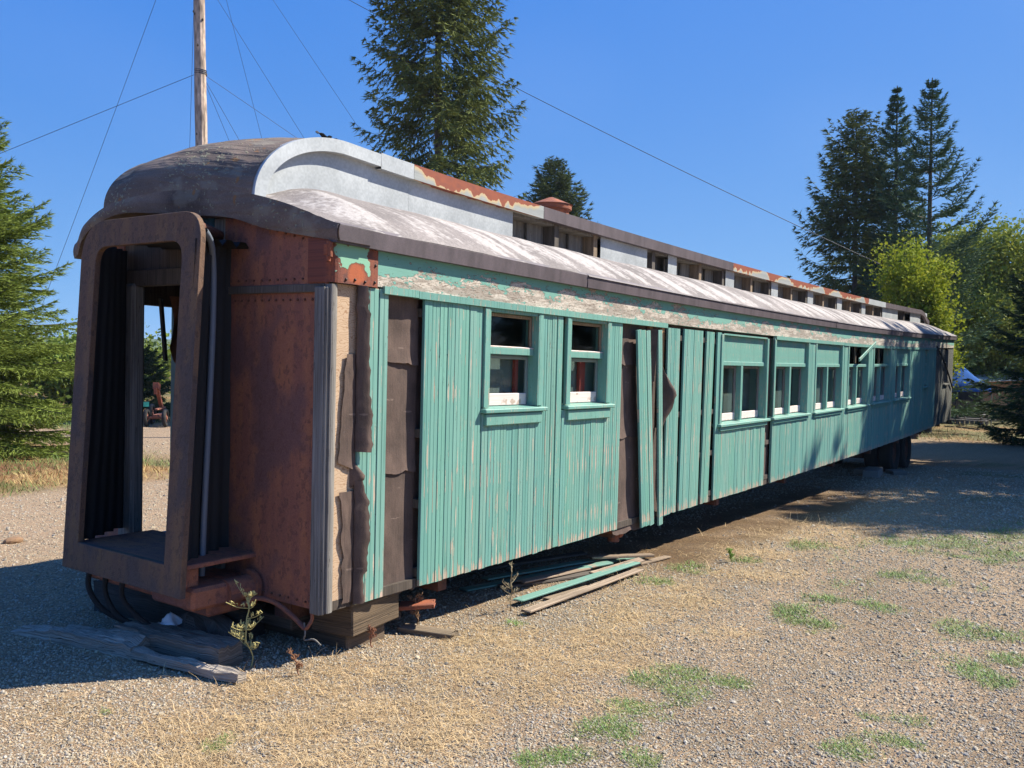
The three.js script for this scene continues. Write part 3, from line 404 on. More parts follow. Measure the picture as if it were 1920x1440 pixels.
// inside: floor, far wall, bulkhead, ceiling boards
CP('floor', bx(0.0, LEN, 0.0, 0.06, -2.66, -0.12, 30), darkWood);
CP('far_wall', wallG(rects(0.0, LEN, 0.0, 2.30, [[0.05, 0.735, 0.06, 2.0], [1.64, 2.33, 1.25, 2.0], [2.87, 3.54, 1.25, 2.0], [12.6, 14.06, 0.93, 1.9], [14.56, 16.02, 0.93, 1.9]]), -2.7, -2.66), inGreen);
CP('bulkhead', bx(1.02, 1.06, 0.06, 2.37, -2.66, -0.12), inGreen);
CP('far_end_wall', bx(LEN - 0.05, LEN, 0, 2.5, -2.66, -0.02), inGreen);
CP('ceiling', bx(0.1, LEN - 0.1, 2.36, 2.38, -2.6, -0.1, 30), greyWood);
CP('underframe_beam', bx(0.1, LEN - 0.1, -0.16, 0.0, -0.62, -0.46, 30), rustDark); CP('underframe_beam', bx(0.1, LEN - 0.1, -0.16, 0.0, -2.24, -2.08, 30), rustDark);
for (let i = 0; i < 9; i++) CP('cross_bearer', bx(1.2 + i * 2.75, 1.3 + i * 2.75, -0.12, 0.0, -2.6, -0.1), rustDark);
CP('sill_beam', bx(0.02, LEN, -0.012, 0.05, -0.13, -0.03, 30), darkWood);
CP('brake_valve', mg([cyl(0.05, 0.06, 0.12, 10).translate(4.05, -0.11, -0.14), new THREE.SphereGeometry(0.055, 8, 6).toNonIndexed().translate(4.13, -0.09, -0.12), cb(3.93, 4.18, -0.075, -0.03, -0.2, -0.1)]), rustOrange);
for (const z of [-0.75, -1.95]) CP('truss_rod', tube([[1.0, 0.0, z], [3.2, -0.16, z], [6, -0.26, z], [12, -0.26, z], [16, -0.22, z], [17.6, 0.0, z]], 0.018, 60, 6), rustM);
for (const x of [6.2, 11.8]) CP('truss_post', cb(x, x + 0.09, -0.25, 0.0, -0.79, -0.71), rustM);
CP('brake_pipe', tube([[1.0, -0.1, -0.9], [6, -0.12, -0.95], [12, -0.1, -0.88], [17, -0.12, -0.92]], 0.022, 40, 6), rustM);
// ---------- roof ----------
const rise = x => 0.085 * Math.exp(-Math.max(0, x) / 1.3); // the flashing rides higher over the near end
const BOT = [[0.07, 2.31], [-0.25, 2.358], [-0.57, 2.415], [-0.83, 2.49], [-1.06, 2.515], [-1.3, 2.533], [-1.58, 2.555], [-1.83, 2.565], [-2.05, 2.53], [-2.36, 2.45], [-2.78, 2.30]];
const TOP = [[0.07, 2.41], [-0.25, 2.517], [-0.57, 2.61], [-0.69, 2.64], [-1.0, 2.68], [-1.5, 2.69], [-2.0, 2.63], [-2.36, 2.53], [-2.78, 2.41]];
const XE = [[0.07, -0.045], [-0.35, -0.07], [-0.69, -0.11], [-1.0, -0.16], [-1.5, -0.24], [-2.0, -0.29], [-2.4, -0.24], [-2.78, -0.10]];
const lut = (L, z) => { for (let i = 0; i + 1 < L.length; i++) if (z <= L[i][0] && z >= L[i + 1][0]) { const t = (L[i][0] - z) / (L[i][0] - L[i + 1][0]), a = L[Math.max(0, i - 1)][1], b = L[i][1], c = L[i + 1][1], d = L[Math.min(L.length - 1, i + 2)][1]; return b + 0.5 * t * (c - a + t * (2 * a - 5 * b + 4 * c - d + t * (3 * (b - c) + d - a))); } return z > 0 ? L[0][1] : L[L.length - 1][1]; };
const xe = z => lut(XE, z);
const deckY = t => 2.41 + 0.35 * (1 - Math.pow(1 - t, 1.8));
const upY = z => 3.06 + 0.17 * (1 - ((z + 1.35) / 0.74) ** 2);
const hx1 = z => { const c = (z + 1.3625) / 0.6975; return 0.745 + 0.45 * Math.pow(Math.max(0, 1 - c * c), 0.6); };
for (const s of [1, -1]) CP('lower_roof_deck', grid(150, 10, (u, v) => {
  const z = 0.055 - 0.76 * v, t = v, zz = s > 0 ? z : -2.7 - z, x0 = xe(zz), x = mix(x0, LEN + 0.08, Math.pow(u, 1.25)), yb = lut(TOP, s > 0 ? z : -2.7 - z), far = sst(LEN - 1.6, LEN + 0.1, x) * 0.16 * v;
  const y = mix(yb, deckY(t), sst(0, 0.5, x - x0)) - far + (fw(x * 2.2, z * 5, 3, 3) - 0.5) * 0.022; return [x, y, s > 0 ? z : -2.7 - z]; }, (u, v, q) => [q[0], v * 0.95]), feltM);
CP('hood_band', (() => { const A = []; for (const off of [0, 1]) A.push(grid(48, 4, (u, v) => { const z = mix(0.065, -2.77, u); return [xe(z) - 0.012 * Math.sin(v * Math.PI) + off * 0.02, mix(lut(BOT, z), lut(TOP, z) + 0.004, v), z]; }, (u, v, q) => [-q[2], q[1]])); A.push(grid(48, 1, (u, v) => { const z = mix(0.065, -2.77, u); return [xe(z) + v * 0.3, lut(BOT, z) + 0.003, z]; })); return mg(A); })(), domeM);
CP('hood_dome', grid(44, 30, (u, v) => { const z = mix(-0.665, -2.06, v), c = (z + 1.3625) / 0.6975, w = 0, x1 = hx1(z), x0 = xe(z), t = u, x = mix(x0, x1, mix(1 - Math.cos(t * Math.PI / 2), Math.pow(t, 1.12), w)), yb = lut(TOP, z), k = Math.sin(t * Math.PI / 2); return [x, yb + (upY(z) + rise(x) - yb) * k + (fw(x * 4, z * 4, 3, 7) - 0.5) * 0.03 * Math.sin(t * Math.PI), z]; }, (u, v, q) => [q[2], q[0] * 1.2 + q[1]]), domeM);
CP('upper_roof_deck', grid(110, 10, (u, v) => { const z = mix(-0.66, -2.06, v), x = mix(hx1(z) - 0.02, LEN - 0.3, u), e = sst(LEN - 1.4, LEN - 0.2, x) * 0.28; return [x, upY(z) + rise(x) - e + (fw(x * 3, z * 4, 3, 11) - 0.5) * 0.018, z]; }, (u, v, q) => [q[0], v * 0.95]), feltM);
for (let i = 0; i < 26; i++) { const x = i < 5 ? 0.45 + RC() * 0.5 : 4.6 + RC() * 9, L = 0.08 + 0.22 * RC(); CP('curled_felt', sheet(6, 3, 0.004, (u, v) => [x + L * u, upY(-0.66) + rise(x) + 0.012 + 0.03 * v * Math.sin(u * 3 + i) + 0.015 * RC(), -0.65 - 0.07 * v]), rubberM); }
// clerestory: dark recess, posts, galvanised blanks, eaves trim
CP('clerestory_back', bx(0.3, LEN - 0.3, 2.66, 3.04, -0.90, -0.88, 30), greyWood);
CP('clerestory_sill', bx(2.9, LEN - 0.3, 2.70, 2.765, -0.80, -0.715, 30), greyWood);
CP('clerestory_head', bx(0.8, LEN - 0.3, 2.985, 3.05, -0.9, -0.72, 30), greyWood);
CP('clerestory_blank', (() => { const s = new THREE.Shape(); s.moveTo(0.0, 2.55); s.lineTo(1.468, 2.70); s.lineTo(1.468, 3.075); for (let i = 0; i <= 14; i++) { const t = 1 - i / 14, x = 0.02 + 0.72 * (1 - Math.cos(t * Math.PI / 2)); s.lineTo(x, 2.60 + (3.10 - 2.60) * Math.sin(t * Math.PI / 2)); } const g = new THREE.ExtrudeGeometry(s, { depth: 0.006, bevelEnabled: false }); g.translate(0, 0, -0.706); return uvm(g); })(), galvM);
for (const [a, b] of [[1.472, 2.94], [4.64, 5.79], [6.39, 6.65], [8.35, 8.69], [10.37, 10.7], [12.39, 12.73], [14.40, 14.76], [16.42, 16.76], [18.46, 20.2], [21.8, 23.25], [23.9, 24.25]]) CP('clerestory_blank', mg([bx(a, b, 2.68, 3.06, -0.708, -0.702, segs(a, b)), bx(b - 0.012, b, 2.70, 3.04, -0.86, -0.708)]), galvM);
for (const x of [3.70, 4.50, 5.95, 7.40, 8.24, 9.42, 10.27, 11.43, 12.29, 13.40, 14.3, 15.45, 16.3, 17.5, 18.3, 21.0]) { CP('clerestory_post', cb(x, x + 0.085, 2.66, 3.04, -0.86, -0.712), x % 1 > 0.35 && x % 1 < 0.55 ? tanWood : greyWoodDark); CP('clerestory_fin', cb(x - 0.3, x - 0.004, 2.68, 3.02, -0.87, -0.845), greyWood); }
const trimPath = x => { if (x > 0.72) return 3.055 + rise(x); const t = Math.acos(1 - cl((x + 0.05) / 0.77)) / (Math.PI / 2); return 2.585 + (3.055 + rise(0.72) - 2.585) * Math.sin(t * Math.PI / 2); };
CP('eaves_trim', (() => { // the white curved end strip, wide and tapering with the hood
  const P = []; for (let i = 0; i <= 26; i++) { const t = i / 26; if (t < 0.75) { const a = t / 0.75 * Math.PI / 2; P.push([-0.055 + 0.775 * (1 - Math.cos(a)), 2.625 + (3.06 + rise(0.72) - 2.625) * Math.sin(a)]); } else { const x = 0.72 + (t - 0.75) / 0.25 * 0.36; P.push([x, 3.06 + rise(x)]); } }
  const nrm = i => { const a = P[Math.max(0, i - 1)], b = P[Math.min(26, i + 1)], dx = b[0] - a[0], dy = b[1] - a[1], l = Math.hypot(dx, dy); return [-dy / l, dx / l]; };
  const row = (u, off, z) => { const f = u * 26, i = Math.min(25, Math.floor(f)), t = f - i, n = nrm(Math.round(f)); return [mix(P[i][0], P[i + 1][0], t) + n[0] * off, mix(P[i][1], P[i + 1][1], t) + n[1] * off, z]; };
  return mg([grid(52, 1, (u, v) => row(u, mix(-0.045, 0.048, v), -0.640), (u, v, q) => [q[0], q[1]]), grid(52, 1, (u, v) => row(u, -0.045, mix(-0.705, -0.640, v)), (u, v, q) => [q[0], q[2]]), grid(52, 1, (u, v) => row(u, 0.048, mix(-0.70, -0.640, v)), (u, v, q) => [q[0], q[2]])]);
})(), galvM);
for (const [a, b, m] of [[1.083, 1.46, galvM], [1.463, 3.375, galvRustM], [3.38, 8.48, fasciaM], [8.485, 16.8, galvRustM], [16.805, 18.5, galvM], [18.505, LEN - 0.25, fasciaM]]) CP('eaves_trim', (() => { const n = Math.max(2, Math.round((b - a) / 0.4)), e = x => sst(LEN - 1.4, LEN - 0.2, x) * 0.28, f = (y0, y1, z0, z1) => grid(n, 1, (u, v) => { const x = mix(a, b, u); return [x, mix(y0, y1, v) + rise(x) - e(x), mix(z0, z1, v)]; }, (u, v, q) => [q[0], v * 0.118]); return mg([f(3.0, 3.118, -0.640, -0.640), f(3.0, 3.0, -0.708, -0.640), f(3.118, 3.128, -0.640, -0.72)]); })(), m);
// eaves fascia in two runs
for (const [a, b, d, m] of [[-0.045, 3.05, 0, fasciaM], [3.052, 6.26, 0.004, fasciaM], [6.262, 11.5, 0, fasciaM], [11.502, 18.0, 0.004, fasciaM], [18.002, LEN + 0.08, 0, fasciaM]]) CP('fascia', (() => { const n = Math.max(3, Math.round((b - a) / 0.4)), f = (y0, y1, z0, z1) => grid(n, 1, (u, v) => [mix(a, b, u), mix(y0, y1, v), mix(z0, z1, v)], (u, v, q) => [q[0], q[1]]); const A = [f(2.30, 2.408, 0.05 + d, 0.056 + d), f(2.408, 2.43, 0.056 + d, 0.03), f(2.30, 2.30, -0.01, 0.05 + d)]; if (a > 3) A.push(f(2.392, 2.398, 0.05, 0.066 + d), f(2.398, 2.412, 0.066 + d, 0.06)); A.push(bx(a, a + 0.004, 2.302, 2.406, -0.01, 0.054 + d)); return mg(A); })(), m);
CP('soffit', bx(-0.02, LEN, 2.306, 2.318, -0.1, 0.045, 30), darkWood);
{ // rusty ventilator on the ridge
  const v = CP('ventilator', mg([cyl(0.20, 0.19, 0.20, 20).translate(4.40, 3.24, -1.2), cyl(0.225, 0.225, 0.05, 20).translate(4.40, 3.315, -1.2)]), rustOrange);
  CP('ventilator_cap', mg([cyl(0.03, 0.235, 0.085, 20).translate(4.40, 3.383, -1.2)]), rustOrange, v);
}
// ---------- near end ----------
const endLow = CP('end_panel', bx(-0.012, 0.0, -0.01, 2.0, -1.0, -0.115), rustM);
CP('end_panel_band', (() => { const s = []; for (let i = 0; i <= 16; i++) { const z = mix(-0.04, -1.03, i / 16); s.push([z, lut(BOT, z) + 0.03]); } const sh = new THREE.Shape(); sh.moveTo(-0.04, 2.05); for (const q of s) sh.lineTo(...q); sh.lineTo(-1.03, 2.05); const g = new THREE.ExtrudeGeometry(sh, { depth: 0.012, bevelEnabled: false }); g.rotateY(-Math.PI / 2); g.translate(-0.014, 0, 0); return uvm(g); })(), rustM);
CP('end_trim', cb(-0.035, 0.0, 2.0, 2.052, -1.0, -0.06), greyWoodDark);
{ const rv = []; const S = (y, z, x = -0.016) => rv.push(new THREE.SphereGeometry(0.0085, 6, 4).toNonIndexed().translate(x, y, z)); for (let i = 0; i < 26; i++) S(0.05 + i * 0.076, -0.145); for (let i = 0; i < 12; i++) { S(1.955, -0.18 - i * 0.068); S(2.085, -0.1 - i * 0.078, -0.03); } for (let i = 0; i < 10; i++) S(0.03, -0.2 - i * 0.08); for (let i = 0; i < 9; i++) S(2.30 + i * 0.02, -0.1 - i * 0.08, -0.03); CP('rivets', mg(rv), rustDark, endLow); }
CP('door_post', cb(-0.05, 0.06, 0.0, 2.03, -1.095, -1.005, 0.012), greyWood); CP('door_post', cb(-0.03, 0.06, 2.03, 2.52, -1.15, -1.03, 0.01), greyWood);
CP('door_post', cb(-0.06, 0.05, 0.04, 2.1, -2.235, -2.045, 0.03), greyWood);
CP('end_panel', bx(-0.012, 0.0, -0.01, 2.5, -2.68, -2.24), rustM);
CP('door_header', mg([bx(0.0, 0.05, 2.18, 2.6, -2.3, -1.05), cb(-0.03, 0.03, 2.08, 2.2, -2.24, -1.1)]), darkWood);
CP('blue_panel', cb(-0.02, 0.0, 2.36, 2.54, -1.36, -1.16), M({ ...trimT }, [0.6, 0.9, 1.6]));
CP('header_bar', tube([[-0.40, 2.40, -0.82], [-0.2, 2.40, -0.95], [0.02, 2.40, -1.12]], 0.035, 8, 8), rustDark);
CP('door_jamb', cb(0.73, 0.80, 0.06, 2.0, -2.72, -2.62), inGreen); CP('door_jamb', cb(0.0, 0.06, 0.06, 2.0, -2.72, -2.64), inGreen);
CP('door_header', bx(0.0, 0.8, 1.98, 2.3, -2.69, -2.60), darkWood);
CP('torn_lining', sheet(12, 14, 0.003, (u, v) => { const e = 0.34 + 0.3 * u + 0.1 * fw(u * 7, 2, 3, 4); return [0.56 + 0.2 * u, 2.06 - e * v, -2.5 + 0.06 * Math.sin(u * 5 + v * 3)]; }), M({ ...tarT, bumpScale: 0.004 }, [2.6, 1.5, 0.85]));
CP('hanging_slat', (() => { const g = cb(-0.012, 0.012, -0.26, 0.26, -0.02, 0.02); g.rotateX(0.12); g.rotateZ(0.18); g.translate(0.47, 1.78, -2.45); return g; })(), blackM);
// the gangway frame that leans out in front of the door
const yw = [0.096, 2.30]; const leanX = y => mix(-0.66, -0.50, (y - 0) / 2.3);
{
  const s = new THREE.Shape(), cz = -1.268, oh = 0.657, ih = 0.485, r = 0.19, ri = 0.13;
  s.moveTo(cz - oh, 0.10); s.lineTo(cz + oh, 0.10); s.lineTo(cz + oh, 2.475 - r); s.quadraticCurveTo(cz + oh, 2.475, cz + oh - r, 2.475); s.lineTo(cz - oh + r * 1.5, 2.475); s.quadraticCurveTo(cz - oh + 0.02, 2.475, cz - oh, 2.475 - r * 1.3); s.closePath();
  const hl = new THREE.Path(); hl.moveTo(cz - ih, 0.28); hl.lineTo(cz - ih, 2.30 - ri); hl.quadraticCurveTo(cz - ih, 2.30, cz - ih + ri, 2.30); hl.lineTo(cz + ih - ri, 2.30); hl.quadraticCurveTo(cz + ih, 2.30, cz + ih, 2.30 - ri); hl.lineTo(cz + ih, 0.28); hl.closePath(); s.holes.push(hl);
  const g = new THREE.ExtrudeGeometry(s, { depth: 0.035, bevelEnabled: true, bevelThickness: 0.003, bevelSize: 0.003, bevelSegments: 1, curveSegments: 10 }); g.rotateY(-Math.PI / 2);
  const p = g.attributes.position; for (let i = 0; i < p.count; i++) { p.setX(i, p.getX(i) + 0.042 + leanX(p.getY(i))); p.setZ(i, p.getZ(i) - 0.05 * (p.getY(i) - 0.1) / 2.2); } g.computeVertexNormals(); uvm(g); CP('gangway_frame', g, rustOlive);
  CP('threshold_plate', (() => { const b = cb(-0.62, 0.0, 0.245, 0.275, cz - ih - 0.1, cz + ih + 0.1, 0.005); return b; })(), rustM);
  CP('buffer_beam', cb(-0.58, -0.42, 0.115, 0.24, cz - oh + 0.05, cz + oh - 0.12, 0.01), rustM);
  // folded black bellows on both sides
  for (const sgn of [-1, 1]) { const nm = 'gangway_bellows', n = 5, A = []; const k = sheet(n * 4, 16, 0.006, (u, v) => { const y = mix(0.26, 2.34, v), x = mix(leanX(y) + 0.04, -0.02, u), f = Math.abs(((u * n) % 1) - 0.5) * 2, zi = sgn < 0 ? mix(-1.80, -2.16, u) + 0.10 * Math.sin(v * 2.6) * u * (1 - u) : mix(-0.79, -1.02, u); return [x, y, zi + sgn * 0.06 * f + 0.02 * (fw(v * 6, u * 3, 2, 9) - 0.5)]; }); CP(nm, k, blackM); }
  CP('bellows_top', sheet(12, 8, 0.006, (u, v) => { const f = Math.abs(((u * 4) % 1) - 0.5) * 2; return [mix(-0.46, -0.02, u), 2.40 - 0.06 * f - 0.05 * v, mix(cz - ih, cz + ih, v)]; }), blackM);
  CP('grab_rod', tube([[-0.42, 2.36, -0.72], [-0.33, 2.31, -0.78], [-0.25, 2.18, -0.86], [-0.23, 1.9, -0.88], [-0.26, 1.2, -0.87], [-0.29, 0.5, -0.87], [-0.30, 0.14, -0.87]], 0.021, 40, 8), M({ roughness: 0.5 }, [0.15, 0.18, 0.22]));
  CP('side_curtain', sheet(6, 12, 0.006, (u, v) => [mix(-0.50 - 0.1 * (1 - v), -0.04, u), mix(0.16, 2.30, v), mix(-0.69, -1.13, u) + 0.012 * Math.sin(u * 9)]), M({ roughness: 0.8 }, [0.02, 0.022, 0.026]));
  
}
CP('drawbar', mg([cb(-0.52, 0.02, -0.02, 0.12, -1.1, -0.66, 0.02), cb(-0.36, 0.05, -0.10, -0.01, -1.02, -0.72, 0.03), cyl(0.085, 0.085, 0.24, 14).rotateZ(Math.PI / 2).translate(-0.14, 0.05, -0.70), cyl(0.11, 0.11, 0.03, 14).rotateZ(Math.PI / 2).translate(-0.05, 0.06, -0.70), cb(-0.5, 0.0, 0.0, 0.10, -1.9, -1.1, 0.02)]), rustM);
CP('air_pipe', tube([[-0.10, -0.02, -0.72], [-0.16, -0.03, -0.62], [-0.13, 0.015, -0.54], [-0.08, 0.0, -0.42], [-0.06, -0.06, -0.28], [-0.05, -0.13, -0.16]], 0.016, 30, 7), rustM);
CP('hook', mg([tube([[-0.03, 0.06, -0.14], [-0.045, 0.02, -0.12], [-0.05, -0.05, -0.10], [-0.06, -0.11, -0.13], [-0.05, -0.13, -0.16]], 0.012, 20, 6), cyl(0.022, 0.022, 0.04, 8).rotateZ(Math.PI / 2).translate(-0.02, 0.065, -0.145)]), rustM);
CP('wire_tie', mg([tube([[-0.05, -0.09, -0.17], [-0.06, -0.16, -0.15], [-0.05, -0.2, -0.17], [-0.03, -0.19, -0.10], [-0.02, -0.22, -0.05]], 0.006, 16, 5)]), greyWood);
for (const [z, d] of [[-1.82, 0], [-1.62, 0.05], [-1.42, -0.1]]) CP('rubber_hose', tube([[-0.5, 0.12, z], [-0.52, -0.05, z], [-0.47, -0.2 - d * 0.3, z + 0.08], [-0.36, -0.30, z + 0.22]], 0.019, 20, 7), rubberM);
// ---------- things round the carriage ----------
const W2 = (p) => new THREE.Vector3(...p).applyMatrix4((car.updateMatrixWorld(true), car.matrixWorld)); // carriage axes to the place
function lay(g, x, z, yawA, lift = 0, pitch = 0, roll = 0) { const m = new THREE.Matrix4().makeRotationFromEuler(new THREE.Euler(roll, yawA, pitch, 'YXZ')); g.applyMatrix4(m); g.translate(x, gy(x, z) + lift, z); return g; }
// a board lying from A to B (points with heights), w wide, t thick
function span(A, B, w, t, mat, name, label, cat, group, twist = 0, c = 0.004) {
  const a = new THREE.Vector3(...A), b = new THREE.Vector3(...B), L = a.distanceTo(b), g = cb(-L / 2, L / 2, -t / 2, t / 2, -w / 2, w / 2, c); uvm(g, A[0] * 3, A[2], 'rot');
  const p = g.attributes.position; for (let i = 0; i < p.count; i++) { const s = p.getX(i) / L; p.setY(i, p.getY(i) + 0.012 * Math.sin(s * 4 + A[0] * 9) * L * 0.2); if (Math.abs(s) > 0.45) p.setX(i, p.getX(i) + (h2(Math.round(p.getZ(i) * 900), Math.round(p.getY(i) * 500), i % 7) - 0.5) * 0.03); }
  const dir = b.clone().sub(a).normalize(), q = new THREE.Quaternion().setFromUnitVectors(V3(1, 0, 0), dir), tw = new THREE.Quaternion().setFromAxisAngle(V3(1, 0, 0), twist); g.computeVertexNormals();
  const o = solo(name, g, mat, label, cat, group); o.position.copy(a.add(b).multiplyScalar(0.5)); o.quaternion.copy(q.multiply(tw)); return o;
}
const G = (x, z, h = 0) => [x, gy(x, z) + h, z];
// planks that fell off the side
const PL = 'planks fallen beside the carriage', tealPlank = M({ ...paintT, bumpScale: 0.001, roughness: 0.7 }, [0.90, 0.82, 0.80]), palePlank = M({ ...bareT, bumpScale: 0.003 }, [1.5, 1.2, 0.95]);
span(G(1.79, 0.25, 0.03), G(3.80, 0.24, 0.05), 0.085, 0.017, palePlank, 'plank', 'bare tan plank lying nearest the camera in the fallen pile', 'plank', PL);
span(G(2.02, 0.02, 0.05), G(4.00, 0.10, 0.06), 0.095, 0.016, tealPlank, 'plank', 'sunlit teal painted plank lying just behind the bare tan plank', 'plank', PL);
span(G(2.3, 0.12, 0.018), G(2.95, 0.16, 0.018), 0.07, 0.02, tanWood, 'plank', 'short tan offcut wedged under the sunlit teal plank', 'plank', PL);
span(G(2.12, -0.62, 0.02), G(3.90, -0.14, 0.05), 0.11, 0.016, tealPlank, 'plank', 'long teal plank at the left front of the shaded pile', 'plank', PL);
span(G(2.45, -0.62, 0.055), G(4.10, -0.30, 0.055), 0.10, 0.016, tealPlank, 'plank', 'teal plank lying on top of the shaded pile', 'plank', PL);
span(G(2.42, -0.42, 0.018), G(3.75, -0.02, 0.02), 0.11, 0.024, greyWoodDark, 'plank', 'dark grey plank at the bottom of the shaded pile', 'plank', PL);
span(G(3.3, 0.0, 0.05), G(4.2, 0.06, 0.06), 0.085, 0.017, palePlank, 'plank', 'pale plank crossing the middle of the fallen pile', 'plank', PL, 0.2);
span(G(3.78, -0.30, 0.10), G(4.45, 0.06, 0.075), 0.10, 0.024, tanWood, 'plank', 'brown plank lying across the right end of the pile', 'plank', PL);
span(G(3.9, -0.28, 0.035), G(4.6, -0.05, 0.035), 0.09, 0.016, tealPlank, 'plank', 'teal plank end poking out under the brown cross plank', 'plank', PL);
span(G(2.55, -0.30, 0.06), G(3.55, -0.20, 0.04), 0.09, 0.016, palePlank, 'plank', 'pale broken plank lying flat on the shaded pile', 'plank', PL);
span(G(4.0, 0.02, 0.016), G(4.75, 0.10, 0.016), 0.08, 0.018, tanWood, 'plank', 'short brown plank lying apart at the right of the pile', 'plank', PL);
span(G(2.6, -0.95, 0.06), G(4.1, -0.55, 0.07), 0.10, 0.022, greyWoodDark, 'plank', 'dark plank farthest back in the pile under the carriage', 'plank', PL);
// timber cribbing under the near end, and its scraps
{
  const t = thing('timber_cribbing', 'dark timber cribbing block holding up the near end of the carriage', 'timber block');
  const bot = gy(0.5, -0.4), top = W2([0.5, -0.16, -0.5]).y - 0.005, h = top - bot;
  const o = (n, x0, x1, y0, y1, z0, z1, m, ry) => { const g = cb(-(x1 - x0) / 2, (x1 - x0) / 2, y0 - y1 < 0 ? -(y1 - y0) / 2 : 0, (y1 - y0) / 2, -(z1 - z0) / 2, (z1 - z0) / 2, 0.01); uvm(g, x0, z0, 'rot'); const k = part(n, g, m, t); k.position.set((x0 + x1) / 2, (y0 + y1) / 2, (z0 + z1) / 2); k.rotation.y = ry; };
  const tp = W2([0.5, 0, -0.3]).y - 0.012;
  o('timber', 0.24, 0.62, bot - 0.03, bot + h * 0.6, -2.2, -0.16, M({ ...bareT, bumpScale: 0.004 }, [0.62, 0.46, 0.32]), 0.02);
  o('timber', 0.12, 0.60, bot + h * 0.6, top, -2.2, -0.50, M({ ...bareT, bumpScale: 0.004 }, [0.42, 0.33, 0.25]), -0.03);
  o('packing_board', 0.20, 0.72, bot + h * 0.6, tp, -0.44, -0.09, M({ ...bareT, bumpScale: 0.004 }, [0.55, 0.40, 0.26]), 0.10);
}
span([0.80, gy(0.8, -0.1) + 0.17, -0.30], [1.0, gy(1, 0) + 0.20, -0.02], 0.13, 0.03, rustOrange, 'rusty_bar', 'short rusty orange bar sticking out above the cribbing', 'metal bar');
span([0.72, gy(0.7, -0.3) + 0.09, -0.42], [0.86, gy(0.86, -0.2) + 0.15, -0.22], 0.10, 0.10, darkWood, 'wood_block', 'dark wood block propping the short rusty bar', 'wood block');
span(G(0.86, -0.20, 0.025), G(0.96, 0.20, 0.018), 0.12, 0.035, M({ ...bareT, bumpScale: 0.003 }, [1.05, 0.85, 0.62]), 'plank', 'short weathered plank on the gravel right of the cribbing', 'plank', PL);
